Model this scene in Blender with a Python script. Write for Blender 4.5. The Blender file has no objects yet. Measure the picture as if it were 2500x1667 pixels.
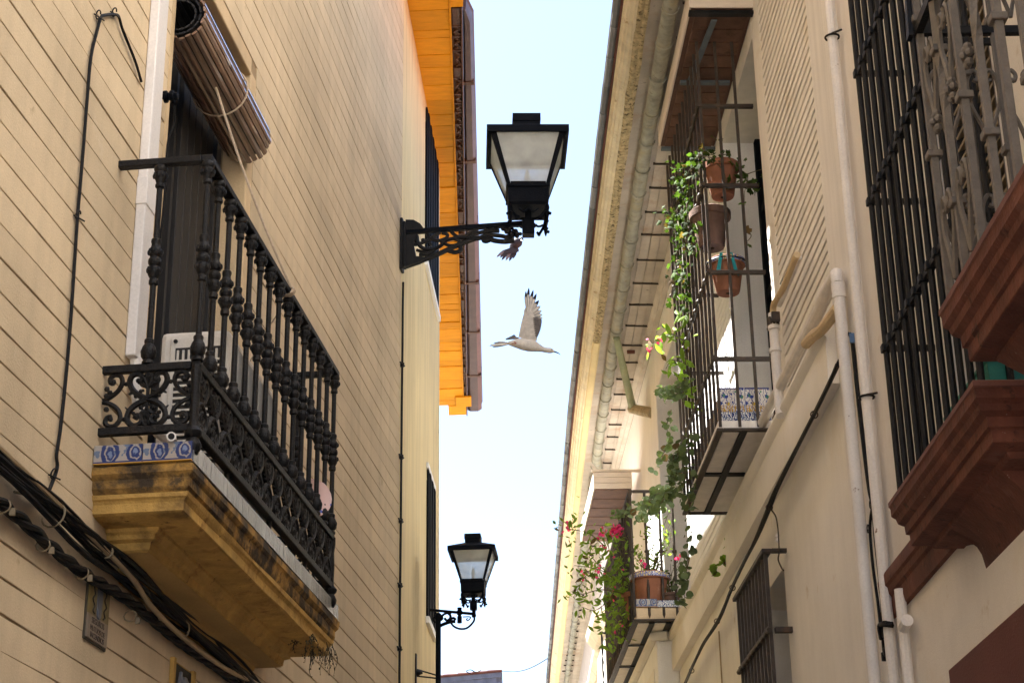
import bpy, bmesh, math, random
from mathutils import Vector, Matrix
random.seed(11)
S = bpy.context.scene
COL = S.collection
pi = math.pi
R = math.radians

# ------------------------------------------------------------------ camera
F_PX, PITCH, ROLL, EYE = 4350.0, R(22.3), R(0.9), Vector((0, 0, 1.6))
cF = Vector((0, math.cos(PITCH), math.sin(PITCH)))
cU0 = Vector((0, -math.sin(PITCH), math.cos(PITCH)))
cR = Vector((1, 0, 0)) * math.cos(ROLL) - cU0 * math.sin(ROLL)
cU = cU0 * math.cos(ROLL) + Vector((1, 0, 0)) * math.sin(ROLL)
cam = bpy.data.cameras.new('camera')
cam.sensor_width = 36.0
cam.lens = F_PX / 2500 * 36.0
cam.clip_start, cam.clip_end = 0.05, 3000
camo = bpy.data.objects.new('camera', cam)
COL.objects.link(camo)
m = Matrix((cR, cU, -cF)).transposed().to_4x4()
m.translation = EYE
camo.matrix_world = m
S.camera = camo

# ------------------------------------------------------------------ sky, sun, exposure
SUN_AZ, SUN_EL = R(-57), R(61.5)          # azimuth measured clockwise from +Y
sd = Vector((math.sin(SUN_AZ) * math.cos(SUN_EL), math.cos(SUN_AZ) * math.cos(SUN_EL), math.sin(SUN_EL)))
W = bpy.data.worlds.new('World')
S.world = W
W.use_nodes = True
nt = W.node_tree
sky = nt.nodes.new('ShaderNodeTexSky')
sky.sky_type = 'NISHITA'
sky.sun_disc = False
sky.sun_elevation, sky.sun_rotation = SUN_EL, SUN_AZ
sky.air_density, sky.dust_density, sky.ozone_density = 1.0, 1.5, 2.4
bg = nt.nodes['Background']
bg.inputs['Strength'].default_value = 0.052
nt.links.new(sky.outputs['Color'], bg.inputs['Color'])
sl = bpy.data.lights.new('sun', 'SUN')
sl.energy, sl.angle, sl.color = 5.0, R(0.53), (1.0, 0.975, 0.94)
so = bpy.data.objects.new('sun', sl)
COL.objects.link(so)
so.rotation_euler = sd.to_track_quat('Z', 'Y').to_euler()
so.location = sd * 60
S.view_settings.view_transform = 'Standard'
S.view_settings.look = 'None'
S.view_settings.exposure = 2.98
S.view_settings.gamma = 1.0
S.view_settings.use_curve_mapping = False
S.render.engine = 'CYCLES'
S.cycles.max_bounces = 10
S.cycles.diffuse_bounces = 7
S.cycles.transparent_max_bounces = 12
S.cycles.use_denoising = True
S.cycles.sample_clamp_indirect = 6
S.cycles.caustics_reflective = False
S.cycles.caustics_refractive = False


# ------------------------------------------------------------------ frames
def ray(px, py):
    return cF * F_PX + cR * (px - 1250) + cU * (833.5 - py)


def at(px, py, Y):                        # point of a sight line at a distance down the street
    d = ray(px, py)
    return EYE + d * (Y / d.y)


class Frame:                              # a wall line: u along it, w out of it into the street, z up
    def __init__(s, x, y, deg, side):
        a = R(deg)
        s.o = Vector((x, y, 0))
        s.d = Vector((math.sin(a), math.cos(a), 0))
        s.n = Vector((math.cos(a), -math.sin(a), 0)) * side

    def P(s, u, w, z):
        return s.o + s.d * u + s.n * w + Vector((0, 0, z))

    def sight(s, px, py, w=0.0):          # where a sight line meets the plane at offset w
        d = ray(px, py)
        t = ((s.o + s.n * w - EYE).dot(s.n)) / d.dot(s.n)
        p = EYE + d * t
        return (p - s.o).dot(s.d), p.z


L1 = Frame(-1.62, 5.0, 6.6, 1)            # near left house
L2 = Frame(-0.81, 11.99, 2.5, 1)          # next left house
R1 = Frame(1.80, 5.0, -0.8, -1)           # near right house
R2 = Frame(1.76, 8.0, -2.1, -1)           # next right house


# ------------------------------------------------------------------ materials
def mat(name, col, var=0.12, scale=3.0, rough=0.8, bump=0.0, bscale=60.0, stain=None, metal=0.0, grain=0.06,
        transl=0.0, streak=0.0, randv=0.0, spec=0.3, stretch=None, coat=0.0):
    M = bpy.data.materials.new(name)
    M.use_nodes = True
    t = M.node_tree
    N, K = t.nodes, t.links
    b = N['Principled BSDF']
    b.inputs['Roughness'].default_value = rough
    b.inputs['Metallic'].default_value = metal
    b.inputs['Specular IOR Level'].default_value = spec
    if coat:
        b.inputs['Coat Weight'].default_value = coat
    geo = N.new('ShaderNodeNewGeometry')
    pos = geo.outputs['Position']
    if stretch:
        mp = N.new('ShaderNodeMapping')
        mp.inputs['Scale'].default_value = stretch
        K.new(pos, mp.inputs['Vector'])
        pos = mp.outputs['Vector']

    def noise(sc, det=5, src=None, rg=0.55):
        n = N.new('ShaderNodeTexNoise')
        n.inputs['Scale'].default_value = sc
        n.inputs['Detail'].default_value = det
        n.inputs['Roughness'].default_value = rg
        K.new(src or pos, n.inputs['Vector'])
        return n.outputs['Fac']

    def rng(f, a, bb, c, d):
        r = N.new('ShaderNodeMapRange')
        r.inputs['From Min'].default_value, r.inputs['From Max'].default_value = a, bb
        r.inputs['To Min'].default_value, r.inputs['To Max'].default_value = c, d
        K.new(f, r.inputs['Value'])
        return r.outputs['Result']

    def mulv(a, bb):
        x = N.new('ShaderNodeMath')
        x.operation = 'MULTIPLY'
        K.new(a, x.inputs[0])
        if isinstance(bb, float):
            x.inputs[1].default_value = bb
        else:
            K.new(bb, x.inputs[1])
        return x.outputs[0]

    f = rng(noise(scale, 6), 0.3, 0.7, 1 - var, 1 + var)
    if grain:
        f = mulv(f, rng(noise(bscale * 1.7, 2), 0.3, 0.7, 1 - grain, 1 + grain))
    if streak:
        mp = N.new('ShaderNodeMapping')
        mp.inputs['Scale'].default_value = (7, 7, 0.45)
        K.new(geo.outputs['Position'], mp.inputs['Vector'])
        f = mulv(f, rng(noise(1.6, 5, mp.outputs['Vector']), 0.35, 0.75, 1 + streak * .4, 1 - streak))
    if randv:
        oi = N.new('ShaderNodeObjectInfo')
        f = mulv(f, rng(oi.outputs['Random'], 0, 1, 1 - randv, 1 + randv))
    vm = N.new('ShaderNodeVectorMath')
    vm.operation = 'SCALE'
    vm.inputs[0].default_value = col
    K.new(f, vm.inputs['Scale'])
    out = vm.outputs['Vector']
    if stain:
        for (sc, thr, soft, scol) in stain:
            mx = N.new('ShaderNodeMix')
            mx.data_type = 'RGBA'
            K.new(rng(noise(sc, 8, geo.outputs['Position'], .65), thr, thr + soft, 0, 1), mx.inputs[0])
            K.new(out, mx.inputs[6])
            mx.inputs[7].default_value = (*scol, 1)
            out = mx.outputs[2]
    K.new(out, b.inputs['Base Color'])
    if bump:
        bp = N.new('ShaderNodeBump')
        bp.inputs['Strength'].default_value = bump
        bp.inputs['Distance'].default_value = 0.01
        K.new(noise(bscale, 6), bp.inputs['Height'])
        K.new(bp.outputs['Normal'], b.inputs['Normal'])
    if transl:
        tr = N.new('ShaderNodeBsdfTranslucent')
        vm2 = N.new('ShaderNodeVectorMath')
        vm2.operation = 'MULTIPLY'
        K.new(out, vm2.inputs[0])
        vm2.inputs[1].default_value = (1.5, 1.7, .6)
        K.new(vm2.outputs['Vector'], tr.inputs['Color'])
        ms = N.new('ShaderNodeMixShader')
        ms.inputs['Fac'].default_value = transl
        K.new(b.outputs['BSDF'], ms.inputs[1])
        K.new(tr.outputs['BSDF'], ms.inputs[2])
        K.new(ms.outputs['Shader'], N['Material Output'].inputs['Surface'])
    return M


RUST = (4.0, .56, .12, (.075, .034, .016))
M = dict(
    left=mat('beige_scored_render', (.64, .51, .335), .15, 1.1, .85, .2, 120, streak=.10, randv=.07,
             stain=[(1.4, .60, .22, (.46, .35, .21)), (6, .66, .10, (.40, .30, .18)), (2.1, .64, .2, (.70, .62, .48))]),
    joint=mat('dirty_joint', (.30, .215, .125), .25, 8, .95, .3, 120),
    ochre=mat('ochre_lime_paint', (.50, .305, .085), .22, 5, .85, .5, 70, streak=.25,
              stain=[(3.2, .57, .16, (.10, .06, .028)), (9, .56, .08, (.33, .18, .05)), (22, .63, .06, (.16, .09, .03))]),
    ochre_edge=mat('weathered_ochre_edge', (.42, .235, .058), .3, 6, .9, .6, 60, streak=.3,
                   stain=[(4.2, .41, .15, (.045, .032, .02)), (14, .54, .10, (.09, .06, .03))]),
    soffit_ochre=mat('ochre_soffit_paint', (.44, .28, .10), .15, 3, .85, .3, 80),
    yellow=mat('smooth_yellow_render', (.74, .60, .335), .08, 1.0, .85, .25, 110, streak=.18, stain=[(1.3, .62, .2, (.60, .47, .26))]),
    white=mat('white_plastic', (.74, .70, .66), .05, 3, .5, .03, 60, spec=.4),
    acwhite=mat('air_conditioner_casing', (.66, .62, .55), .07, 6, .5, .03, 60),
    acgrey=mat('air_conditioner_grille', (.33, .32, .30), .1, 10, .6),
    iron=mat('black_cast_iron', (.0075, .0065, .006), .4, 14, .5, .5, 90, spec=.22, stain=[(7, .60, .16, (.022, .013, .008))]),
    iron_r=mat('black_wrought_iron', (.0085, .008, .008), .3, 12, .55, .3, 90, spec=.22),
    iron_brown=mat('rusty_brown_iron', (.045, .032, .023), .3, 15, .6, .4, 90, spec=.4, stain=[(11, .58, .12, (.09, .047, .026))]),
    iron_grey=mat('grey_brown_painted_iron', (.125, .103, .08), .2, 18, .6, .4, 90, spec=.4, stain=[(13, .60, .1, (.12, .08, .05))]),
    lampblack=mat('lamp_black_paint', (.002, .003, .0055), .25, 12, .6, .3, 80, spec=.10),
    wood_blind=mat('brown_blind_slat', (.20, .118, .075), .25, 10, .30, .06, 80, randv=.25, spec=.6, coat=1.0),
    wood_door=mat('dark_door_wood', (.018, .0165, .0165), .3, 5, .55, .3, 60, stretch=(6, 6, .6)),
    curtain=mat('grey_curtain_cloth', (.14, .135, .145), .1, 8, .9, .1, 200),
    orange=mat('orange_varnished_board', (.72, .325, .012), .12, 6, .6, .12, 70, randv=.12, stretch=(1, 5, 1), spec=.1),
    brownwood=mat('dark_brown_carved_wood', (.085, .034, .013), .3, 14, .5, .3, 60, spec=.4),
    gutter_br=mat('brown_gutter_metal', (.085, .05, .045), .25, 7, .4, .1, 50, metal=.2, spec=.5),
    rcream=mat('cream_house_render', (.78, .74, .69), .08, 1.2, .88, .3, 130, streak=.04, stain=[(1.2, .56, .28, (.66, .57, .44)), (4, .65, .12, (.56, .47, .37))]),
    r2low=mat('pale_house_render', (.87, .84, .785), .08, 1.2, .88, .3, 130, streak=.035, stain=[(1.1, .54, .28, (.76, .68, .54)), (3.5, .64, .14, (.60, .50, .36))]),
    pil=mat('peeling_white_paint', (.83, .80, .76), .06, 2, .85, .35, 110, streak=.12, stain=[(20, .70, .04, (.22, .17, .12))]),
    siding=mat('cream_scored_render', (.87, .83, .755), .07, 2, .85, .3, 130, streak=.08, randv=.04, stain=[(1.5, .60, .25, (.58, .44, .25))]),
    joint_r=mat('ochre_joint', (.075, .045, .019), .25, 9, .95, .2, 120),
    lime_and_sun=mat('limewash_and_painted_sun', (.92, .91, .89), .05, 2, .85, .3, 100, streak=.05),  # limewash; on the far right wall its extra white stands for sunlight
    red=mat('oxide_red_paint', (.125, .043, .028), .3, 5, .8, .5, 60, streak=.3, stain=[(5, .60, .14, (.17, .085, .065)), (13, .60, .08, (.055, .022, .016)), (38, .68, .04, (.30, .20, .16))]),
    redlight=mat('oxide_red_top', (.15, .065, .05), .2, 7, .8, .3, 90),
    reddoor=mat('dark_red_dado', (.12, .038, .03), .12, 2, .8, .35, 110),
    pipewhite=mat('white_painted_pipe', (.76, .72, .67), .08, 5, .6, .15, 60, streak=.1, stain=[(16, .67, .04, (.22, .13, .08))]),
    pipebeige=mat('beige_painted_pipe', (.62, .47, .27), .12, 5, .6, .2, 60, stain=[(13, .64, .05, (.25, .14, .07))]),
    cable=mat('black_cable_rubber', (.006, .0055, .0055), .3, 20, .6, .1, 80, spec=.2),
    conduit=mat('beige_conduit', (.36, .27, .16), .15, 9, .6),
    tie=mat('cream_cable_tie', (.20, .155, .095), .1, 9, .6),
    rope=mat('hemp_cord', (.48, .37, .26), .2, 60, .9),
    terra=mat('terracotta', (.30, .125, .07), .18, 9, .85, .25, 90, streak=.2, stain=[(7, .62, .12, (.52, .30, .20))]),
    terra_d=mat('brown_clay', (.155, .095, .07), .25, 12, .85, .3, 80, randv=.25, stain=[(5, .56, .15, (.13, .06, .04))]),
    canopy_clay=mat('brown_canopy_brick', (.135, .072, .05), .25, 9, .85, .3, 70, randv=.2, stain=[(6, .58, .12, (.06, .035, .022))]),
    soil=mat('potting_soil', (.05, .035, .02), .3, 40, .95),
    leaf=mat('ivy_leaf', (.055, .095, .022), .3, 9, .75, .2, 60, transl=.3, randv=.5, spec=.12),
    leafdry=mat('withered_leaf', (.13, .085, .04), .3, 9, .8, .2, 60, transl=.25, randv=.4, spec=.1),
    leaf2=mat('fleshy_round_leaf', (.125, .165, .085), .22, 9, .7, .2, 60, transl=.22, randv=.45, spec=.15),
    leaf3=mat('bright_leaf', (.165, .25, .045), .2, 9, .65, .1, 60, transl=.45, randv=.45, spec=.2),
    stem=mat('green_brown_stem', (.10, .085, .035), .2, 12, .7),
    dry=mat('dry_weed_stem', (.05, .04, .022), .3, 12, .9),
    pink=mat('magenta_bract', (.70, .045, .24), .2, 12, .6, transl=.35, randv=.35),
    zinc=mat('weathered_zinc', (.37, .375, .32), .22, 9, .65, .8, 22, metal=.1, streak=.2, stain=[(5, .54, .15, (.42, .38, .25)), (17, .60, .1, (.16, .155, .12))]),
    tile_edge=mat('grey_roof_tile_edge', (.20, .21, .22), .2, 5, .8, .3, 50, randv=.25),
    eave_cream=mat('cream_eave_moulding', (.82, .73, .52), .12, 5, .8, .3, 60, streak=.1, stain=[(8, .62, .1, (.42, .27, .09))]),
    eave_yellow=mat('pale_yellow_eave_band', (.84, .70, .40), .08, 4, .8, .25, 60),
    eave_dirty=mat('mossy_eave_band', (.54, .44, .26), .35, 22, .9, .8, 50, stain=[(24, .53, .1, (.11, .085, .04))]),
    eave_grey=mat('grey_eave_plaster', (.66, .61, .55), .1, 6, .85, .3, 60, stain=[(4, .57, .2, (.56, .42, .33))]),
    bluegrey=mat('blue_grey_flat_iron', (.11, .135, .15), .15, 12, .6, .2, 60),
    teal=mat('teal_plastic', (.03, .20, .17), .1, 5, .5),
    ribbon=mat('teal_ribbon', (.01, .24, .26), .1, 9, .6),
    slatwood=mat('dark_louver_paint', (.05, .047, .047), .2, 9, .5),
    slatlight=mat('pale_louver_edge', (.34, .28, .20), .2, 9, .6),
    slate=mat('grey_slate_shingle', (.13, .145, .175), .2, 5, .7, .4, 40, randv=.2),
    ridge=mat('red_ridge_tile', (.13, .05, .035), .2, 5, .8),
    stone=mat('street_paving', (.34, .32, .295), .15, 1.5, .85, .4, 30),
    planklight=mat('whitewashed_board', (.82, .73, .63), .1, 5, .8, .25, 60, randv=.06, stretch=(1, 1, 4)),
    brownsoffit=mat('brown_board_soffit', (.13, .065, .045), .25, 6, .7, .3, 60),
    feather_s=mat('off_white_feather', (.60, .57, .53), .15, 40, .8),  # slightly darker white, alternated so neighbouring feathers read apart
    feather=mat('white_feather', (.70, .67, .62), .12, 40, .8, .1, 60),
    feather_g=mat('grey_brown_feather', (.17, .155, .15), .25, 60, .8, .2, 90),
    feather_d=mat('dark_feather_tip', (.03, .03, .034), .2, 20, .7),
    bill=mat('black_bill', (.02, .02, .028), .1, 20, .4),
    glass_dark=mat('dark_window_glass', (.02, .022, .026), .1, 3, .12, spec=.6),
    blackpaint=mat('blue_black_shutter', (.006, .0075, .010), .2, 8, .8, .2, 60, spec=.08),
    soffit_r=mat('stained_grey_soffit', (.54, .49, .43), .15, 5, .85, .3, 60, randv=.1, stain=[(3, .55, .2, (.46, .32, .22)), (9, .62, .1, (.25, .22, .19))]),
    tile_grey=mat('worn_grey_glazed_tile', (.19, .185, .175), .3, 30, .22, .3, 60, randv=.12, spec=.6, stretch=(1, 1, .15)),
    bulb=mat('lamp_bulb_holder', (.72, .70, .66), .1, 9, .5),
)


def lamp_glass():
    g = bpy.data.materials.new('frosted_lamp_glass')
    g.use_nodes = True
    N, K = g.node_tree.nodes, g.node_tree.links
    b = N['Principled BSDF']
    b.inputs['Base Color'].default_value = (.90, .90, .88, 1)
    b.inputs['Roughness'].default_value = .25
    tr = N.new('ShaderNodeBsdfTransparent')
    tr.inputs['Color'].default_value = (.93, .96, .97, 1)
    tl = N.new('ShaderNodeBsdfTranslucent')
    tl.inputs['Color'].default_value = (.95, .95, .93, 1)
    m1 = N.new('ShaderNodeMixShader')
    m1.inputs['Fac'].default_value = .55
    K.new(b.outputs['BSDF'], m1.inputs[1])
    K.new(tl.outputs['BSDF'], m1.inputs[2])
    m2 = N.new('ShaderNodeMixShader')
    geo = N.new('ShaderNodeNewGeometry')
    n = N.new('ShaderNodeTexNoise')
    n.inputs['Scale'].default_value = 4
    n.inputs['Detail'].default_value = 4
    K.new(geo.outputs['Position'], n.inputs['Vector'])
    r = N.new('ShaderNodeMapRange')
    r.inputs['From Min'].default_value, r.inputs['From Max'].default_value = .3, .7
    r.inputs['To Min'].default_value, r.inputs['To Max'].default_value = .72, .5
    K.new(n.outputs['Fac'], r.inputs['Value'])
    K.new(r.outputs['Result'], m2.inputs['Fac'])
    K.new(m1.outputs['Shader'], m2.inputs[1])
    K.new(tr.outputs['BSDF'], m2.inputs[2])
    K.new(m2.outputs['Shader'], N['Material Output'].inputs['Surface'])
    return g


M['lampglass'] = lamp_glass()


def azulejo(name, kind):
    """glazed tile: flat print in the tile's own face coordinates"""
    g = bpy.data.materials.new(name)
    g.use_nodes = True
    N, K = g.node_tree.nodes, g.node_tree.links
    b = N['Principled BSDF']
    b.inputs['Roughness'].default_value = .22
    uv = N.new('ShaderNodeUVMap')
    sep = N.new('ShaderNodeSeparateXYZ')
    K.new(uv.outputs['UV'], sep.inputs[0])

    def thr(f, a, s=.03):
        r = N.new('ShaderNodeMapRange')
        r.inputs['From Min'].default_value, r.inputs['From Max'].default_value = a, a + s
        K.new(f, r.inputs['Value'])
        return r.outputs['Result']

    def mix(f, a, c):
        x = N.new('ShaderNodeMix')
        x.data_type = 'RGBA'
        K.new(f, x.inputs[0])
        if isinstance(a, tuple):
            x.inputs[6].default_value = (*a, 1)
        else:
            K.new(a, x.inputs[6])
        if isinstance(c, tuple):
            x.inputs[7].default_value = (*c, 1)
        else:
            K.new(c, x.inputs[7])
        return x.outputs[2]

    def wave(sc, dist, dsc, typ='RINGS', ph=0.0):
        w = N.new('ShaderNodeTexWave')
        w.wave_type = typ
        w.rings_direction = 'Z'
        w.inputs['Scale'].default_value = sc
        w.inputs['Distortion'].default_value = dist
        w.inputs['Detail'].default_value = 1.0
        w.inputs['Detail Scale'].default_value = dsc
        w.inputs['Phase Offset'].default_value = ph
        K.new(uv.outputs['UV'], w.inputs['Vector'])
        return w.outputs['Fac']

    def vor(sc):
        v = N.new('ShaderNodeTexVoronoi')
        v.inputs['Scale'].default_value = sc
        K.new(uv.outputs['UV'], v.inputs['Vector'])
        return v

    def inv(f):
        x = N.new('ShaderNodeMath')
        x.operation = 'SUBTRACT'
        x.inputs[0].default_value = 1
        K.new(f, x.inputs[1])
        return x.outputs[0]

    if kind == 'blue':
        def mth(op, a_, b_=None):
            x = N.new('ShaderNodeMath')
            x.operation = op
            for i_, q in enumerate((a_, b_)):
                if q is None:
                    continue
                if isinstance(q, (int, float)):
                    x.inputs[i_].default_value = q
                else:
                    K.new(q, x.inputs[i_])
            return x.outputs[0]
        nz0 = N.new('ShaderNodeTexNoise')
        nz0.inputs['Scale'].default_value = 2.6
        K.new(uv.outputs['UV'], nz0.inputs['Vector'])
        fx = mth('SUBTRACT', mth('FRACT', mth('MULTIPLY', sep.outputs['X'], .75)), .5)
        fy = mth('ADD', mth('SUBTRACT', sep.outputs['Y'], .55), mth('MULTIPLY', mth('SUBTRACT', nz0.outputs['Fac'], .5), .7))
        ln_ = mth('SQRT', mth('ADD', mth('MULTIPLY', fx, fx), mth('MULTIPLY', fy, mth('MULTIPLY', fy, .35))))
        c = mix(thr(nz0.outputs['Fac'], .56), (.34, .31, .28), (.12, .16, .24))
        c = mix(inv(thr(mth('ABSOLUTE', mth('SUBTRACT', ln_, .30)), .05)), c, (.022, .04, .14))
        c = mix(inv(thr(ln_, .12)), c, (.16, .21, .34))
        c = mix(inv(thr(mth('ABSOLUTE', mth('SUBTRACT', ln_, .14)), .025)), c, (.022, .04, .14))
        c = mix(inv(thr(sep.outputs['Y'], .12, .01)), c, (.022, .04, .15))
        c = mix(inv(thr(sep.outputs['Y'], .04, .01)), c, (.60, .33, .06))
    elif kind == 'fruit':
        v = vor(4.2)
        cr = N.new('ShaderNodeValToRGB')
        cr.color_ramp.interpolation = 'CONSTANT'
        cols = [(.02, .04, .24), (.50, .28, .05), (.05, .20, .10), (.35, .10, .10), (.60, .42, .06), (.03, .06, .3)]
        e = cr.color_ramp.elements
        e[0].color = (*cols[0], 1)
        e[1].position = .17
        e[1].color = (*cols[1], 1)
        for i in range(2, 6):
            q = e.new(i / 6)
            q.color = (*cols[i], 1)
        sx = N.new('ShaderNodeSeparateColor')
        K.new(v.outputs['Color'], sx.inputs[0])
        K.new(sx.outputs[0], cr.inputs['Fac'])
        c = mix(inv(thr(v.outputs['Distance'], .30, .05)), (.72, .68, .64), cr.outputs['Color'])
        c = mix(thr(wave(2.2, 9, 3.0), .86), c, (.03, .06, .26))
        low = N.new('ShaderNodeMath')
        low.operation = 'MULTIPLY'
        K.new(inv(thr(sep.outputs['Y'], .2, .1)), low.inputs[0])
        K.new(thr(wave(3, 6, 3.0, ph=1.0), .45), low.inputs[1])
        c = mix(low.outputs[0], c, (.50, .30, .06))
        c = mix(thr(sep.outputs['Y'], .93, .01), c, (.02, .04, .22))
    elif kind == 'bluewhite':
        c = mix(thr(wave(1.3, 8, 2.2), .55), (.74, .73, .71), (.20, .26, .36))
        c = mix(thr(wave(1.1, 9, 2.4, ph=1.3), .80), c, (.02, .035, .16))
    elif kind == 'rim':
        v = vor(7.0)
        c = mix(inv(thr(v.outputs['Distance'], .34, .05)), (.05, .07, .30), (.75, .55, .07))
        c = mix(thr(wave(3.5, 4, 2), .80), c, (.76, .73, .68))
    else:                                  # plate
        v = vor(6.0)
        c = mix(inv(thr(v.outputs['Distance'], .22, .05)), (.72, .50, .46), (.10, .14, .50))
    K.new(c, b.inputs['Base Color'])
    nz = N.new('ShaderNodeTexNoise')
    nz.inputs['Scale'].default_value = 3
    K.new(uv.outputs['UV'], nz.inputs['Vector'])
    bp = N.new('ShaderNodeBump')
    bp.inputs['Strength'].default_value = .25
    bp.inputs['Distance'].default_value = .01
    K.new(nz.outputs['Fac'], bp.inputs['Height'])
    K.new(bp.outputs['Normal'], b.inputs['Normal'])
    return g


for k in ('blue', 'fruit', 'bluewhite', 'rim', 'plate'):
    M['az_' + k] = azulejo('glazed_%s_tile' % k, k)


# ------------------------------------------------------------------ mesh building
class MB:
    def __init__(s):
        s.v, s.f, s.uv = [], [], {}

    def add(s, vs, fs):
        o = len(s.v)
        s.v += [Vector(p) for p in vs]
        s.f += [tuple(i + o for i in f) for f in fs]

    def hexa(s, p):                        # p: 8 points, bottom ring 0-3, top ring 4-7
        s.add(p, [(0, 1, 2, 3), (4, 5, 6, 7), (0, 1, 5, 4), (1, 2, 6, 5), (2, 3, 7, 6), (3, 0, 4, 7)])

    def box(s, fr, u0, u1, w0, w1, z0, z1):
        P = fr.P
        s.hexa([P(u0, w0, z0), P(u1, w0, z0), P(u1, w1, z0), P(u0, w1, z0),
                P(u0, w0, z1), P(u1, w0, z1), P(u1, w1, z1), P(u0, w1, z1)])

    def cbox(s, c, sx, sy, sz, ax=None, ay=None, az=None):
        ax, ay, az = ax or Vector((1, 0, 0)), ay or Vector((0, 1, 0)), az or Vector((0, 0, 1))
        q = []
        for k in (-1, 1):
            for a, b in ((-1, -1), (1, -1), (1, 1), (-1, 1)):
                q.append(Vector(c) + ax * sx * a + ay * sy * b + az * sz * k)
        s.hexa(q)

    def ext(s, pts, off):                  # polygon of world points swept by a vector
        n = len(pts)
        off = Vector(off)
        s.add([Vector(p) for p in pts] + [Vector(p) + off for p in pts],
              [tuple(range(n)), tuple(range(n, 2 * n))] + [(i, (i + 1) % n, n + (i + 1) % n, n + i) for i in range(n)])

    def prof(s, fr, poly, u0, u1, steps=1, jit=0):   # (w,z) profile swept along u
        n = len(poly)
        vs = []
        for k in range(steps + 1):
            u = u0 + (u1 - u0) * k / steps
            for (w, z) in poly:
                vs.append(fr.P(u, w + random.uniform(-jit, jit), z + random.uniform(-jit, jit)))
        fs = [tuple(range(n)), tuple(range(steps * n, steps * n + n))]
        for k in range(steps):
            for i in range(n):
                j = (i + 1) % n
                fs.append((k * n + i, k * n + j, k * n + n + j, k * n + n + i))
        s.add(vs, fs)

    def loft(s, rings, caps=True, closed=True):
        n = len(rings[0])
        vs = [p for r in rings for p in r]
        fs = []
        if caps:
            fs += [tuple(range(n)), tuple(range((len(rings) - 1) * n, len(rings) * n))]
        for k in range(len(rings) - 1):
            for i in range(n if closed else n - 1):
                j = (i + 1) % n
                fs.append((k * n + i, k * n + j, k * n + n + j, k * n + n + i))
        s.add(vs, fs)

    def tube(s, pts, r, n=6, twist=0.0, ang0=0.0, flat=1.0):
        pts = [Vector(p) for p in pts]
        rs = r if isinstance(r, (list, tuple)) else [r] * len(pts)
        rings = []
        up = None
        for i, p in enumerate(pts):
            t = (pts[min(i + 1, len(pts) - 1)] - pts[max(i - 1, 0)])
            if t.length < 1e-9:
                t = Vector((0, 0, 1))
            t.normalize()
            if up is None:
                up = t.orthogonal().normalized() if abs(t.z) < .95 else Vector((1, 0, 0))
            up = (up - t * up.dot(t))
            up = up.normalized() if up.length > 1e-6 else t.orthogonal().normalized()
            sd_ = t.cross(up)
            rings.append([p + (up * math.cos(a) * flat + sd_ * math.sin(a)) * rs[i]
                          for a in [ang0 + twist * i + 2 * pi * k / n for k in range(n)]])
        s.loft(rings)

    def lathe(s, c, prof, n=10, axis=None):  # prof: (radius, height along axis)
        c = Vector(c)
        ax = (axis or Vector((0, 0, 1))).normalized()
        a = ax.orthogonal().normalized()
        b = ax.cross(a)
        s.loft([[c + ax * h + (a * math.cos(2 * pi * k / n) + b * math.sin(2 * pi * k / n)) * max(r, 1e-4)
                 for k in range(n)] for (r, h) in prof])

    def ball(s, c, r, n=6, sz=1.0):
        s.lathe(c, [(r * math.sin(pi * k / 4) + 1e-4, -r * sz * math.cos(pi * k / 4)) for k in range(5)], n)

    def fan(s, c, pts):                    # leaf-like polygon round a centre point
        o = len(s.v)
        s.v += [Vector(c)] + [Vector(p) for p in pts]
        n = len(pts)
        s.f += [(o, o + 1 + i, o + 1 + (i + 1) % n) for i in range(n)]

    def mesh(s, name, m_, org=Vector((0, 0, 0)), smooth=35, recalc=True, uvf=None):
        me = bpy.data.meshes.new(name)
        me.from_pydata([tuple(p - org) for p in s.v], [], s.f)
        if recalc:
            bm = bmesh.new()
            bm.from_mesh(me)
            bmesh.ops.recalc_face_normals(bm, faces=bm.faces)
            bm.to_mesh(me)
            bm.free()
        if uvf:
            ul = me.uv_layers.new(name='UVMap')
            for lp in me.loops:
                ul.data[lp.index].uv = uvf(me.vertices[lp.vertex_index].co + org)
        if smooth:
            me.shade_smooth()
            me.set_sharp_from_angle(angle=R(smooth))
        me.materials.append(m_)
        return me

    def build(s, name, m_, parent=None, smooth=35, bevel=0.0, recalc=True, uvf=None, kind=None, org=None):
        if parent is None:
            o_ = Vector(org) if org is not None else sum(s.v, Vector()) / len(s.v)
        else:
            o_ = ROOT[parent.name]
        ob = bpy.data.objects.new(name, s.mesh(name, m_, o_, smooth, recalc, uvf))
        if parent is None:
            ob.location = o_
        else:
            ob.parent = parent
        ROOT[ob.name] = o_
        COL.objects.link(ob)
        ROOT[ob.name] = o_
        if bevel:
            bv = ob.modifiers.new('bevel', 'BEVEL')
            bv.width = bevel
            bv.segments = 2
            bv.limit_method = 'ANGLE'
            bv.angle_limit = R(40)
        if kind:
            ob['kind'] = kind
        return ob


ROOT = {}


def tag(o, label=None, cat=None, group=None, kind=None):
    if label:
        o['label'] = label
    if cat:
        o['category'] = cat
    if group:
        o['group'] = group
    if kind:
        o['kind'] = kind
    return o


def thing(name, loc, label, cat, group=None, kind=None):
    o = bpy.data.objects.new(name, None)
    o.empty_display_size = .1
    COL.objects.link(o)
    o.location = loc
    ROOT[o.name] = Vector(loc)
    return tag(o, label, cat, group, kind)


def inst(src, off, parent=None):           # a sibling that shares its mesh, moved by off
    c = src.copy()
    COL.objects.link(c)
    c.location = src.location + Vector(off)
    if parent is not None:
        c.parent = parent
    ROOT[c.name] = ROOT[src.name]
    return c


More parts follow.
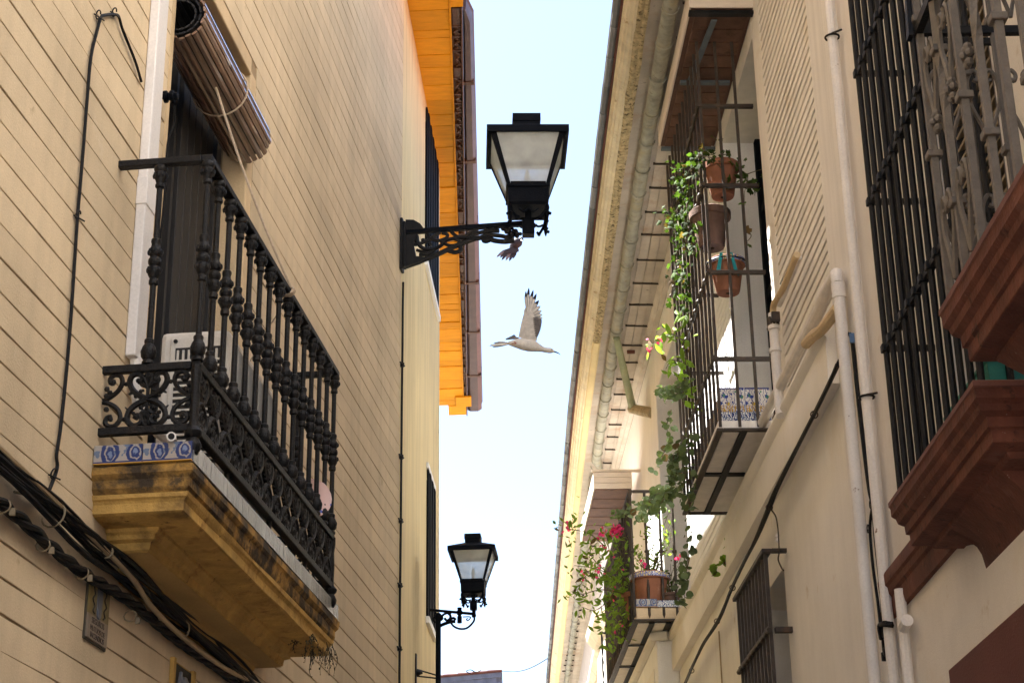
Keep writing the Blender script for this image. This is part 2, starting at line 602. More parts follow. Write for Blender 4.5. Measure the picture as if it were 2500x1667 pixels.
def place(me, name, mw, parent):           # shared mesh at any world matrix
    o = bpy.data.objects.new(name, me)
    COL.objects.link(o)
    o.parent = parent
    mm = mw.copy()
    mm.translation = mw.translation - ROOT[parent.name]
    o.matrix_basis = mm
    ROOT[o.name] = ROOT[parent.name]
    return o


def wall_boxes(mb, fr, u0, u1, z0, z1, w0, w1, holes):
    us = sorted({u0, u1, *[x for h in holes for x in h[:2]]})
    for a, b in zip(us, us[1:]):
        zs = [(z0, z1)]
        for (h0, h1, y0, y1) in holes:
            if h0 <= a and h1 >= b:
                zs = [q for (c, d) in zs for q in ((c, min(d, y0)), (max(c, y1), d)) if q[1] - q[0] > 1e-4]
        for c, d in zs:
            mb.box(fr, a, b, w0, w1, c, d)


def wob_plank(fr, u0, u1, z0, z1, th, gap, jit=.0034):
    """one scored course: chamfered front, hand-drawn wavering edges"""
    b = MB()
    n = max(2, int((u1 - u0) / .38))
    a, c = z0 + gap / 2, z1 - gap / 2
    ch = min(th * .4, .0025)
    rings = []
    for k in range(n + 1):
        u = u0 + (u1 - u0) * k / n
        j1, j2 = random.uniform(-jit, jit), random.uniform(-jit, jit)
        rings.append([fr.P(u, -th, a + j1), fr.P(u, -ch, a + j1), fr.P(u, 0, a + j1 + ch),
                      fr.P(u, 0, c + j2 - ch), fr.P(u, -ch, c + j2), fr.P(u, -th, c + j2)])
    b.loft(rings)
    return b


def planks(fr, name, m_, parent, spans, pitch, th, gap, variants=9):
    """spans: (u0,u1,z0,z1) zones filled with courses that share mesh data"""
    for (u0, u1, z0, z1) in spans:
        protos = []
        n = int(round((z1 - z0) / pitch))
        for i in range(n):
            if i < variants:
                o = wob_plank(fr, u0, u1, z0 + i * pitch, z0 + (i + 1) * pitch, th, gap).build(name, m_, parent, smooth=0)
                protos.append((o, i))
            else:
                p, k = random.choice(protos)
                inst(p, (0, 0, (i - k) * pitch))


def spline(pts, n=6):
    """Catmull-Rom through points"""
    P = [Vector(p) for p in pts]
    Q = [P[0] * 2 - P[1]] + P + [P[-1] * 2 - P[-2]]
    out = []
    for i in range(1, len(Q) - 2):
        a, b, c, d = Q[i - 1:i + 3]
        for k in range(n):
            t = k / n
            out.append(.5 * ((2 * b) + (c - a) * t + (2 * a - 5 * b + 4 * c - d) * t * t + (3 * b - a - 3 * c + d) * t ** 3))
    return out + [P[-1]]

# ================================================================== SETTING
b = MB()
b.add([(-900, -900, 0), (900, -900, 0), (900, 900, 0), (-900, 900, 0)], [(0, 1, 2, 3)])
tag(b.build('ground', M['stone'], org=(0, 0, 0)), kind='structure')

# ------------------------------------------------------------------ near left house
TOPL = 13.8
OL = (1.61, 2.83, 3.62, 6.28)             # balcony door opening u0 u1 z0 z1
lh = thing('left_house', L1.P(0, 0, 0), 'tall beige house with scored courses behind the black iron balcony', 'building')
b = MB()
wall_boxes(b, L1, -7, 7.04, 0, TOPL, -.34, -.0055, [OL])
b.box(L1, -7, 7.04, -8, -1.6, 0, TOPL)
b.box(L1, -7, 1.2, -1.6, -.34, 0, TOPL)
b.box(L1, 3.3, 7.04, -1.6, -.34, 0, TOPL)
b.box(L1, 1.2, 3.3, -1.6, -.34, 6.6, TOPL)
b.box(L1, 1.2, 3.3, -1.6, -.34, 0, 3.5)
b.build('wall', M['joint'], lh, smooth=0)
planks(L1, 'plank', M['left'], lh, [(-7, 7.04, 1.95, 3.678), (-7, 1.56, 3.678, 6.378), (2.93, 7.04, 3.678, 6.378),
                                     (-7, 7.04, 6.378, 11.022)], .108, .0045, .0048)
b = MB()                                   # smooth plaster margins round the opening and its reveals
b.box(L1, 1.565, 1.614, -.13, .001, 3.63, 6.30)
b.box(L1, 2.826, 2.925, -.13, .001, 3.63, 6.30)
b.box(L1, 1.614, 2.826, -.13, .001, 6.274, 6.372)
b.build('reveal', mat('ochre_beige_reveal', (.60, .45, .27), .1, 2, .85, .3, 120, streak=.1), lh, smooth=0, bevel=.008)

bd = thing('balcony_door', L1.P(2.2, -.2, 3.64), 'dark old double door standing half open behind the black balcony railing', 'door')
b = MB()
b.box(L1, 2.76, 2.83, -.20, -.135, 3.64, 6.28)
b.box(L1, 1.62, 2.76, -.20, -.135, 6.20, 6.28)
b.box(L1, 1.61, 1.67, -.20, -.135, 3.64, 6.28)
b.build('frame', M['wood_door'], bd, smooth=0, bevel=.004)
for i in range(5):                         # boards of the far leaf
    b = MB()
    u = 2.24 + i * .103
    b.box(L1, u, u + .094, -.185 - .004 * (i % 2), -.15, 3.68, 6.19)
    b.build('plank', M['wood_door'], bd, smooth=0, bevel=.004)
b = MB()                                   # leaf standing open into the room
for i in range(4):
    b.box(L1, 2.17, 2.20, -.25 - i * .10, -.16 - i * .10, 3.68, 6.19)
b.build('open_leaf', M['wood_door'], bd, smooth=0)
ct = thing('curtain', L1.P(1.85, -.22, 3.7), 'grey gathered curtain hanging in the dark balcony doorway', 'curtain')
b = MB()
rows = []
for z in (3.7, 4.5, 5.4, 6.2):
    rows.append([L1.P(1.64 + .52 * k / 40, -.235 + .028 * math.sin(k * 1.35 + z * .3) + .012 * math.sin(k * .6), z) for k in range(41)])
b.loft(rows, caps=False, closed=False)
b.build('cloth', M['curtain'], ct, smooth=80)

# roll blind: slats round a roll
rb = thing('roller_blind', L1.P(1.7, .03, 5.86), 'rolled up brown slatted blind hanging under the lintel of the balcony door', 'blind')
NS, RR, RC = 24, .120, (.012, 5.865)
slat0 = None
for k in range(NS):
    a0, a1 = 2 * pi * (k + .09) / NS, 2 * pi * (k + .91) / NS
    e = random.uniform(-.008, .012)
    rr = RR + random.uniform(-.0025, .0025)
    b = MB()
    b.prof(L1, [(RC[0] + rr * math.cos(a0), RC[1] + rr * math.sin(a0)), (RC[0] + (rr + .003) * math.cos((a0 + a1) / 2), RC[1] + (rr + .003) * math.sin((a0 + a1) / 2)),
                (RC[0] + rr * math.cos(a1), RC[1] + rr * math.sin(a1)), (RC[0] + (rr - .008) * math.cos(a1), RC[1] + (rr - .008) * math.sin(a1)),
                (RC[0] + (rr - .008) * math.cos(a0), RC[1] + (rr - .008) * math.sin(a0))], 1.615 + e, 2.76 + e)
    b.build('slat', M['wood_blind'], rb, smooth=30)
b = MB()                                   # inner turns of the roll
for t in range(2):
    r_ = .10 - .022 * t
    for k in range(16):
        a0, a1 = 2 * pi * (k + .08) / 16, 2 * pi * (k + .92) / 16
        b.prof(L1, [(RC[0] + r_ * math.cos(a0), RC[1] + r_ * math.sin(a0)), (RC[0] + r_ * math.cos(a1), RC[1] + r_ * math.sin(a1)),
                    (RC[0] + (r_ - .008) * math.cos(a1), RC[1] + (r_ - .008) * math.sin(a1)), (RC[0] + (r_ - .008) * math.cos(a0), RC[1] + (r_ - .008) * math.sin(a0))], 1.62, 2.75)
tag(b.build('inner_roll', M['wood_door'], rb, smooth=30), kind='stuff')
b = MB()
for u in (2.28,):
    b.tube([L1.P(u, RC[0] + .131 * math.cos(a), RC[1] + .131 * math.sin(a)) for a in [2 * pi * k / 20 for k in range(21)]], .0045, 5)
b.build('binding_cord', M['rope'], rb)
b = MB()                                   # pull cord tied off at the hand rail
p0, p1 = L1.P(2.05, .05, 5.78), L1.P(2.33, .37, 4.86)
b.tube([p0.lerp(p1, k / 12) - Vector((0, 0, .05 * math.sin(pi * k / 12))) for k in range(13)], .006, 5)
for k in range(3):
    b.tube([L1.P(2.33 + .012 * k + .004 * math.sin(a * 2), .35 + .032 * math.cos(a), 4.85 + .024 * math.sin(a)) for a in [2 * pi * i / 10 for i in range(11)]], .006, 5)
b.tube([L1.P(2.36, .35, 4.82), L1.P(2.42, .22, 4.66), L1.P(2.40, .16, 4.50), L1.P(2.3, .12, 4.38)], .004, 4)
tag(b.build('pull_cord', M['rope']), 'pale cord running from the blind down to the balcony hand rail', 'cord')

# white trunking + flexible pipe
tk = thing('cable_duct', L1.P(1.28, 0, 4.15), 'white plastic cable duct running up the wall beside the balcony door', 'duct')
b = MB()
b.box(L1, 1.28, 1.395, .001, .042, 4.14, 9.2)
b.build('cover', M['white'], tk, smooth=0, bevel=.006)
b = MB()
b.box(L1, 1.276, 1.399, .001, .046, 4.78, 4.90)
b.build('joint_sleeve', M['white'], tk, smooth=0, bevel=.003)
b = MB()
pts = spline([L1.P(1.335, .025, 4.16), L1.P(1.35, .03, 4.02), L1.P(1.42, .05, 3.93), L1.P(1.56, .09, 3.90)], 8)
b.tube(pts, [.022 + .002 * (i % 2) for i in range(len(pts))], 8)
b.build('flexible_pipe', M['white'], tk)

# black insulator + bracket on the duct
ins = thing('insulator', L1.P(1.5, .03, 5.25), 'small black ribbed insulator with a drooping wire beside the white duct', 'insulator')
b = MB()
b.lathe(L1.P(1.47, .0, 5.37), [(.010, 0), (.010, .02), (.026, .022), (.026, .035), (.017, .038), (.017, .046), (.026, .05), (.026, .062), (.016, .066), (.016, .08), (.001, .082)], 10, L1.n)
b.build('body', M['lampblack'], ins)
b = MB()
b.tube(spline([L1.P(1.49, .06, 5.34), L1.P(1.535, .05, 5.27), L1.P(1.53, .03, 5.18), L1.P(1.56, .02, 4.9), L1.P(1.565, .0, 4.5)]), .006, 5)
b.build('wire', M['cable'], ins)

# thin looped cable with wall clips, left of the duct
hc = thing('hanging_cable', L1.P(.7, .01, 3.4), 'thin black cable looped down the scored wall from two wire hooks', 'cable')
cp = [(345, 200), (330, 150), (300, 75), (290, 42), (278, 36), (255, 38), (246, 44), (236, 80), (222, 140), (213, 240), (206, 330), (197, 440), (190, 520), (182, 640),
      (172, 790), (160, 930), (147, 1050), (138, 1110), (140, 1135), (135, 1158), (122, 1192), (114, 1206)]
b = MB()
b.tube(spline([L1.P(*(lambda q: (q[0], .012, q[1]))(L1.sight(x, y, .012))) for x, y in cp], 4), .0062, 6)
b.build('cable', M['cable'], hc)
b = MB()
b.tube(spline([L1.P(*(lambda q: (q[0], .014, q[1]))(L1.sight(x, y, .014))) for x, y in [(114, 1206), (100, 1215), (80, 1213), (55, 1205), (35, 1200)]], 4), .005, 5)
b.build('bare_end', M['tie'], hc)
for (x, y) in ((245, 36), (284, 30), (196, 525), (136, 1155)):
    u, z = L1.sight(x, y, .02)
    b = MB()
    b.tube([L1.P(u + .016 * math.cos(a), .012 + .006 * math.sin(a), z + .016 * math.sin(a)) for a in [pi * (.2 + 1.7 * k / 10) for k in range(11)]], .003, 5)
    b.tube([L1.P(u - .022, .004, z - .01), L1.P(u + .02, .03, z - .016)], .003, 5)
    b.build('wire_hook', M['iron'], hc)

# thick bundles under the balcony
cbn = thing('cable_bundle', L1.P(1, .02, 3.28), 'thick bundle of black cables sagging along the wall under the balcony', 'cables')
for i in range(9):
    du, dz, dw = random.uniform(-.2, .2), random.uniform(-.028, .028), random.uniform(.012, .06)
    b = MB()
    pts = []
    for k in range(27):
        u = -1.2 + k * .18
        sag = -.018 * math.sin(u * 2.1 + i * .7) + .010 * math.sin(u * 5 + i * 2.3)
        z = 3.345 - .040 * (u + .3) * .55 + dz * (1 + .35 * math.sin(u * 2.6 + i)) + sag
        pts.append(L1.P(u, dw + .008 * math.sin(u * 4 + i), max(z, 3.18)))
    b.tube(pts, random.choice((.006, .008, .0105)), 6)
    b.build('cable', M['cable'], cbn)
for (u, z) in ((.62, 3.315), (2.05, 3.26)):
    b = MB()
    b.tube([L1.P(u + .01 * math.sin(a), .035 + .040 * math.cos(a), z + .046 * math.sin(a)) for a in [2 * pi * k / 14 for k in range(15)]], .0035, 5)
    b.build('cable_tie', M['tie'], cbn)
tw = thing('twisted_cable', L1.P(.6, .03, 3.2), 'twisted black power cable slung below the thicker cable bundle', 'cable')
for ph in range(3):
    b = MB()
    b.tube([L1.P(-1 + k * .035, .03 + .012 * math.cos(k * .5 + ph * 2.1), 3.228 + .012 * math.sin(k * .5 + ph * 2.1) + .022 * (-.5 + .5 * math.cos((-1 + k * .035 - .26) * 5.2)) * (1 if k < 70 else .5))
            for k in range(118)], .0105, 6)
    b.build('strand', M['cable'], tw)
for (x, y) in ((8, 1235), (105, 1330), (200, 1398), (318, 1503)):
    u, z = L1.sight(x, y, .03)
    b = MB()
    b.tube([L1.P(u, .03 + .024 * math.cos(a), z + .021 * math.sin(a)) for a in [2 * pi * k / 10 for k in range(11)]], .003, 5)
    b.cbox(L1.P(u + .012, .056, z - .016), .008, .006, .011)
    b.build('clip', M['tie'], tw)
cd = thing('conduit', L1.P(1.4, .02, 3.3), 'beige painted conduit running beside the cable bundle under the balcony', 'pipe')
b = MB()
b.tube(spline([L1.P(u, .055, z) for u, z in ((-.6, 3.39), (.2, 3.365), (.6, 3.345), (1.08, 3.32), (1.4, 3.295), (1.62, 3.25), (2.07, 3.225), (2.67, 3.232), (3.2, 3.27), (3.9, 3.28))], 5), .0105, 8)
b.build('tube', M['conduit'], cd)
b = MB()
u, z = 1.1, 3.318
b.tube([L1.P(u, .055 + .02 * math.cos(a), z + .02 * math.sin(a)) for a in [2 * pi * k / 10 for k in range(11)]], .004, 5)
b.build('cable_tie', M['tie'], cd)

# glazed wall plaque and a second, mostly hidden one
pq = thing('wall_plaque', L1.P(1.17, .006, 3.0), 'small glazed insurance plaque on the wall under the cables', 'plaque')
b = MB()
b.box(L1, 1.065, 1.288, .001, .008, 3.008, 3.235)
b.build('backing', mat('plaque_dark_edge', (.06, .05, .035), .2, 20, .6), pq, smooth=0)
b = MB()
b.box(L1, 1.072, 1.281, .008, .013, 3.100, 3.228)
b.build('upper_field', mat('plaque_olive_glaze', (.16, .12, .045), .3, 14, .4), pq, smooth=0)
b = MB()
b.box(L1, 1.072, 1.281, .008, .013, 3.016, 3.100)
b.build('lower_field', mat('plaque_pale_glaze', (.22, .175, .135), .2, 14, .4), pq, smooth=0)
b = MB()
b.box(L1, 1.150, 1.200, .013, .016, 3.125, 3.225)
b.lathe(L1.P(1.175, .013, 3.118), [(.001, 0), (.024, .0), (.02, .004), (.001, .006)], 10, L1.n)
b.build('crest', mat('plaque_slate_crest', (.085, .095, .125), .2, 20, .35), pq, smooth=0)
b = MB()
for sgn in (-1, 1):
    b = MB()
    b.tube(spline([L1.P(1.175 + sgn * s_, .014, z) for s_, z in ((.04, 3.22), (.065, 3.20), (.05, 3.175), (.07, 3.155), (.048, 3.135), (.062, 3.115), (.045, 3.107))], 4), .0035, 4)
    b.build('scroll', M['wood_door'], pq)


def lettering(txt, fr, u, z, size, m_, parent, w=.0135):
    cu = bpy.data.curves.new('lettering', 'FONT')
    cu.body = txt
    cu.size = size
    cu.align_x = 'CENTER'
    cu.extrude = .0006
    t = bpy.data.objects.new('lettering', cu)
    dg = bpy.context.evaluated_depsgraph_get()
    COL.objects.link(t)
    dg.update()
    me = bpy.data.meshes.new_from_object(t.evaluated_get(dg))
    me.materials.clear()
    me.materials.append(m_)
    bpy.data.objects.remove(t)
    x = fr.d if fr.n.cross(fr.d).z < 0 else -fr.d
    x = fr.d
    mw = Matrix((x, Vector((0, 0, 1)), fr.n)).transposed().to_4x4()
    mw.translation = fr.P(u, w, z)
    return place(me, 'lettering', mw, parent)


lm = mat('plaque_lettering', (.05, .035, .03), .1, 20, .5)
lettering('SEGUROS', L1, 1.176, 3.073, .030, lm, pq)
lettering('MUTUOS DE', L1, 1.176, 3.046, .027, lm, pq)
lettering('INCENDIOS', L1, 1.176, 3.022, .027, lm, pq)
p2 = thing('relief_plaque', L1.P(2.22, .006, 3.0), 'dark framed relief plaque cut by the bottom edge of the view', 'plaque')
b = MB()
b.box(L1, 2.055, 2.085, .001, .02, 2.75, 3.155)
b.box(L1, 2.085, 2.33, .001, .006, 2.75, 3.150)
b.box(L1, 2.33, 2.36, .001, .02, 2.75, 3.155)
b.build('frame', M['ochre'], p2, smooth=0, bevel=.004)
b = MB()
b.box(L1, 2.10, 2.32, .006, .011, 2.76, 3.14)
b.build('field', M['wood_door'], p2, smooth=0)
b = MB()
b.lathe(L1.P(2.21, .011, 3.06), [(.045, 0), (.042, .014), (.025, .022), (.001, .024)], 12, L1.n)
b.lathe(L1.P(2.21, .011, 2.95), [(.08, 0), (.07, .014), (.04, .022), (.001, .024)], 12, L1.n)
b.tube(spline([L1.P(2.13, .012, 2.9), L1.P(2.125, .02, 3.02), L1.P(2.15, .02, 3.11)]), .008, 5)
b.build('relief_figure', mat('relief_grey_glaze', (.20, .20, .22), .2, 20, .3), p2)

# ------------------------------------------------------------------ balcony on the left
bal = thing('balcony', L1.P(1.07, 0, 3.45), 'ochre plaster balcony with black cast iron railing on the beige house', 'balcony')
U0, U1, WF = 1.07, 3.36, .352
# slab: stepped mouldings, each tier wraps three sides


def tier(name, m_, ua, ub, wf, prof, jit=0.0, bev=0.004, steps=8):
    """prof: list of (inset, z) from top to bottom; a three-sided moulding"""
    b = MB()
    rings = []
    for (ins_, z) in prof:
        a, c, w = ua + ins_, ub - ins_, max(wf - ins_, .01)
        ring = [L1.P(a, -.012, z)]
        for k in range(3):
            ring.append(L1.P(a + random.uniform(-jit, jit), w * k / 2 - .0 if k else .0, z))
        for k in range(1, steps + 1):
            ring.append(L1.P(a + (c - a) * k / steps, w + random.uniform(-jit, jit), z + random.uniform(-jit, jit)))
        ring.append(L1.P(c, 0, z))
        ring.append(L1.P(c, -.012, z))
        rings.append(ring)
    b.loft(rings)
    return b.build(name, m_, bal, smooth=14)


tier('slab', M['ochre_edge'], 1.035, 3.50, .368, [(.012, 3.618), (.0, 3.612), (.0, 3.585), (.006, 3.575), (.014, 3.566), (.016, 3.535), (.022, 3.525), (.030, 3.515)], .004)
tier('moulding', M['ochre'], 1.055, 3.48, .350, [(.0, 3.515), (.004, 3.50), (.012, 3.494), (.018, 3.484), (.020, 3.452), (.030, 3.446)], .003)
tier('lower_moulding', M['ochre'], 1.09, 3.45, .325, [(.0, 3.446), (.03, 3.442), (.125, 3.438), (.128, 3.426), (.142, 3.418), (.146, 3.402), (.166, 3.394), (.170, 3.368), (.182, 3.360)], .002)
tier('bottom_moulding', M['soffit_ochre'], 1.27, 3.27, .150, [(.0, 3.360), (.015, 3.358), (.085, 3.353), (.10, 3.345), (.104, 3.325), (.116, 3.318), (.120, 3.300), (.128, 3.284)], .002)


def tile_piece(fr, u0, u1, w0, w1, z0, z1, m_, parent, face='w', name='tile'):
    b = MB()
    b.box(fr, u0, u1, w0, w1, z0, z1)

    def uvf(co):
        q = co - fr.o
        s_ = q.dot(fr.d) if face == 'w' else q.dot(fr.n)
        a, c = (u0, u1) if face == 'w' else (w0, w1)
        return ((s_ - a) / max(abs(c - a), 1e-6) * (abs(c - a) / max(z1 - z0, 1e-6)) + u0 * 3.7, (co.z - z0) / (z1 - z0))
    return b.build(name, m_, parent, smooth=0, uvf=uvf)


for i in range(2):                         # tiles on the near end of the slab
    tile_piece(L1, 1.030, 1.046, .004 + i * .181, .182 + i * .181, 3.622, 3.692, M['az_blue'], bal, 'u')
for i in range(11):                        # tiles along the street front
    tile_piece(L1, 1.048 + i * .222, 1.267 + i * .222, .352, .366, 3.622, 3.692, M['tile_grey'], bal, 'w')
b = MB()
b.box(L1, 1.048, 3.49, -.01, .351, 3.618, 3.688)
b.build('floor', M['ochre_edge'], bal, smooth=0)
# rails
ZL, ZM, ZT = 3.765, 4.005, 4.845
b = MB()
b.box(L1, U0 - .012, U1 + .012, WF - .024, WF + .018, ZT - .016, ZT + .012)
b.box(L1, U0 - .012, U0 + .024, -.01, WF - .025, ZT - .016, ZT + .012)
b.box(L1, U1 - .024, U1 + .012, -.01, WF - .025, ZT - .016, ZT + .012)
b.build('hand_rail', M['iron'], bal, smooth=0, bevel=.004)
for nm, z in (('middle_rail', ZM), ('lower_rail', ZL)):
    b = MB()
    b.box(L1, U0 - .008, U1 + .008, WF - .02, WF + .014, z - .022, z + .008)
    b.box(L1, U0 - .008, U0 + .02, -.01, WF - .021, z - .022, z + .008)
    b.box(L1, U1 - .02, U1 + .008, -.01, WF - .021, z - .022, z + .008)
    b.build(nm, M['iron'], bal, smooth=0, bevel=.004)
# balusters
hB = ZT - .016 - (ZM + .008)


def baluster_prof(r):
    P_ = [(1.9, 0), (1.9, .012), (1.5, .02), (2.3, .035), (2.45, .06), (2.0, .085), (1.45, .098), (1.6, .11), (1.55, .118), (1.0, .124),
          (.95, .385), (1.45, .392), (1.5, .41), (1.25, .42), (1.9, .438), (2.3, .462), (1.9, .476), (1.5, .482), (2.0, .492), (2.15, .505), (2.0, .518), (1.5, .528),
          (1.9, .536), (2.25, .552), (2.0, .568), (1.5, .578), (1.35, .592), (1.6, .606), (1.5, .618), (.95, .624),
          (.95, .88), (1.5, .887), (1.5, .90), (1.25, .908), (1.5, .922), (2.1, .94), (2.25, .955), (1.8, .966), (2.2, .975), (2.2, .99), (1.7, 1.0)]
    return [(q * r, h * hB) for q, h in P_]


def add_baluster(src, u, w, r=.0118):
    if src is None:
        b = MB()
        b.lathe(L1.P(u, w, ZM + .008), baluster_prof(r), 10)
        for zf in (.06, .462, .552, .945):   # raised leaf rings on the knops
            for k in range(8):
                a = 2 * pi * k / 8
                b.ball(L1.P(u, w, ZM + .008 + zf * hB) + Vector((math.cos(a), math.sin(a), 0)) * r * 2.1, r * .55, 4, 1.8)
        return b.build('baluster', M['iron'], bal)
    o, (su, sw) = src
    return inst(o, L1.P(u, w, 0) - L1.P(su, sw, 0), bal)


NB = 14
bp = add_baluster(None, U0, WF)
SRC = (bp, (U0, WF))
for k in range(1, NB + 1):
    add_baluster(SRC, U0 + (U1 - U0 - .012) * k / NB, WF - .002)
add_baluster(SRC, U0 + .006, .165)
add_baluster(SRC, U1 - .006, .165)


# cast scroll panels
def scroll_unit(f, hw, hh):
    """f(s,t)->world; s across, t up"""
    b = MB()
    for sg in (-1, 1):
        up = [(0, .0), (.30, .12), (.62, .33), (.80, .62), (.72, .88), (.46, .95), (.27, .82), (.30, .66), (.44, .66)]
        dn = [(0, -.03), (.30, -.10), (.58, -.24), (.78, -.46), (.80, -.72), (.60, -.92), (.34, -.93), (.18, -.78), (.26, -.60), (.43, -.58), (.48, -.70)]
        for c in (up, dn):
            pts = spline([f(sg * s_ * hw, t * hh) for s_, t in c], 3)
            b.tube(pts, [.0128 * (1 - .3 * i / len(pts)) for i in range(len(pts))], 5)
        for (s_, t, r) in ((.42, .70, .011), (.40, -.66, .011), (.18, .48, .006), (.20, .32, .006), (.12, .66, .006), (.62, .28, .007), (.80, -.42, .008), (.74, .40, .006), (.15, -.48, .010), (.95, .6, .009), (.95, -.7, .009), (.30, .30, .008), (.50, .12, .008), (.25, -.30, .009), (.55, -.50, .008), (.10, .86, .011), (.12, -.86, .012)):
            b.ball(f(sg * s_ * hw, t * hh), r, 5)
        b.tube(spline([f(sg * .05 * hw, -.2 * hh), f(sg * .22 * hw, -.3 * hh), f(sg * .12 * hw, -.44 * hh)], 3), .0055, 4)
        b.tube([f(sg * .62 * hw, .30 * hh), f(sg * .80 * hw, .20 * hh)], [.009, .004], 4)
        b.tube([f(sg * .75 * hw, -.40 * hh), f(sg * .92 * hw, -.26 * hh)], [.007, .003], 4)
    for q in range(5):                     # palmettes at the axis
        a = pi * (.12 + .19 * q)
        b.tube([f(0, .42 * hh), f(.30 * hw * math.cos(a), (.42 + .42 * math.sin(a)) * hh), f(.42 * hw * math.cos(a), (.42 + .50 * math.sin(a)) * hh)], [.006, .011, .004], 5)
        b.tube([f(0, -.40 * hh), f(.22 * hw * math.cos(a), (-.40 - .30 * math.sin(a)) * hh), f(.36 * hw * math.cos(a), (-.40 - .40 * math.sin(a)) * hh)], [.006, .010, .004], 5)
    b.tube([f(0, .98 * hh), f(0, 0), f(0, -.98 * hh)], [.008, .006, .008], 6)
    for t, r in ((.80, .012), (.62, .009), (.0, .012), (-.38, .010), (-.84, .010)):
        b.ball(f(0, t * hh), r, 6)
    return b


pw = (U1 - U0) / NB
zc, hh = (ZL + ZM - .014) / 2, (ZM - ZL - .03) / 2
fs = None
for k in range(NB):
    uc = U0 + pw * (k + .5)
    if fs is None:
        fs = scroll_unit(lambda s_, t: L1.P(uc + s_, WF - .003, zc + t), pw / 2 * .98, hh).build('scroll_panel', M['iron'], bal)
    else:
        inst(fs, L1.d * (pw * k), bal)
for ue in (U0 + .006, U1 - .006):
    es = scroll_unit(lambda s_, t: L1.P(ue, .172 + s_, zc + t), .088, hh).build('scroll_panel', M['iron'], bal)
    for wa, sg in ((.004, 1), (.340, -1)):
        b = MB()
        for c in ([(.02, .0), (.30, .12), (.62, .33), (.80, .62), (.72, .88), (.46, .95), (.27, .82), (.30, .66), (.44, .66)],
                  [(.02, -.03), (.30, -.10), (.58, -.24), (.78, -.46), (.80, -.72), (.60, -.92), (.34, -.93), (.18, -.78), (.26, -.60), (.43, -.58)]):
            b.tube(spline([L1.P(ue, wa + sg * s_ * .088, zc + t * hh) for s_, t in c], 3), .0095, 5)
        for (s_, t) in ((.42, .70), (.40, -.66), (.16, .45), (.16, .2), (.3, .3), (.2, -.3)):
            b.ball(L1.P(ue, wa + sg * s_ * .088, zc + t * hh), .011, 5)
        b.build('scroll_end', M['iron'], bal)
for ue in (U0, U1 - .006):                 # corner posts with ball feet
    b = MB()
    b.lathe(L1.P(ue, WF, ZL - .115), [(.001, 0), (.022, .006), (.031, .025), (.033, .04), (.024, .06), (.020, .066), (.030, .075), (.034, .09), (.024, .102), (.018, .11), (.017, .14),
                                      (.019, .2), (.016, .27), (.021, .31), (.021, .345)], 10)
    b.build('corner_post', M['iron'], bal)
b = MB()                                   # front feet between rail and slab
for k in (3, 7, 11):
    b.lathe(L1.P(U0 + pw * k, WF - .01, 3.69), [(.012, 0), (.016, .01), (.01, .02), (.012, .05), (.012, .06)], 8)
b.build('rail_foot', M['iron'], bal)

# things standing on the balcony
ac = thing('air_conditioner', L1.P(1.6, .02, 3.69), 'white outdoor air conditioner unit standing on the left balcony', 'air conditioner')
b = MB()
b.box(L1, 1.60, 2.33, .03, .312, 3.70, 4.365)
b.build('casing', M['acwhite'], ac, smooth=0, bevel=.022)
b = MB()
b.box(L1, 1.588, 1.60, .075, .305, 3.74, 4.335)
b.build('end_cover', M['acwhite'], ac, smooth=0, bevel=.008)
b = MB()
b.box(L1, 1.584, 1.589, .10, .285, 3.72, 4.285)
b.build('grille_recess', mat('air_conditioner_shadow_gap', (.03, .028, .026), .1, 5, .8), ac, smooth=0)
for k in range(20):
    b = MB()
    z = 3.735 + k * .0255
    if k < 18:
        b.box(L1, 1.577, 1.584, .102, .283, z, z + .008)
    else:
        b.box(L1, 1.577, 1.584, .102, .283, z + .004, z + .012)
    b.build('slat', M['acwhite'], ac, smooth=0)
b = MB()
for k in range(8):
    b.box(L1, 1.576, 1.584, .108 + k * .0225, .116 + k * .0225, 4.215, 4.272)
tag(b.build('vent_bars', M['acwhite'], ac, smooth=0), kind='stuff')
b = MB()
b.box(L1, 1.65, 2.28, .312, .318, 3.75, 4.32)
b.build('fan_grille', M['acgrey'], ac, smooth=0)
b = MB()
for k in range(34):
    b.box(L1, 1.66 + k * .0183, 1.667 + k * .0183, .318, .323, 3.76, 4.31)
tag(b.build('grille_ribs', M['acgrey'], ac, smooth=0), kind='stuff')
b = MB()
b.lathe(L1.P(1.588, .098, 4.315), [(.001, -.001), (.009, -.001), (.009, .006), (.001, .008)], 8, -L1.d)
b.build('screw', M['iron'], ac)
dp = thing('drain_pipe', L1.P(1.35, .3, 3.72), 'short beige drain pipe poking out under the balcony railing', 'pipe')
b = MB()
b.tube(spline([L1.P(1.55, .16, 3.735), L1.P(1.36, .20, 3.738), L1.P(1.16, .25, 3.728), L1.P(1.00, .295, 3.702)], 5), .017, 10)
b.build('tube', M['pipewhite'], dp)
b = MB()
b.lathe(L1.P(1.00, .295, 3.702), [(.012, -.001), (.012, .0008)], 10, L1.P(1.00, .295, 3.702) - L1.P(1.16, .25, 3.728))
b.build('bore', M['cable'], dp)
pl = thing('ceramic_plate', L1.P(3.12, .30, 4.14), 'pink speckled round plate leaning behind the far end of the balcony railing', 'plate')
b = MB()
cpl = L1.P(3.14, .31, 4.13)
axp = (-L1.d * .75 + L1.n * .66).normalized()
b.lathe(cpl, [(.001, .008), (.055, .008), (.088, .016), (.092, .012), (.06, -.002), (.001, -.002)], 20, axp)
b.build('dish', M['az_plate'], pl, uvf=lambda co: ((co - cpl).dot(axp.cross(Vector((0, 0, 1)))) * 5 + .5, (co.z - cpl.z) * 5 + .5))
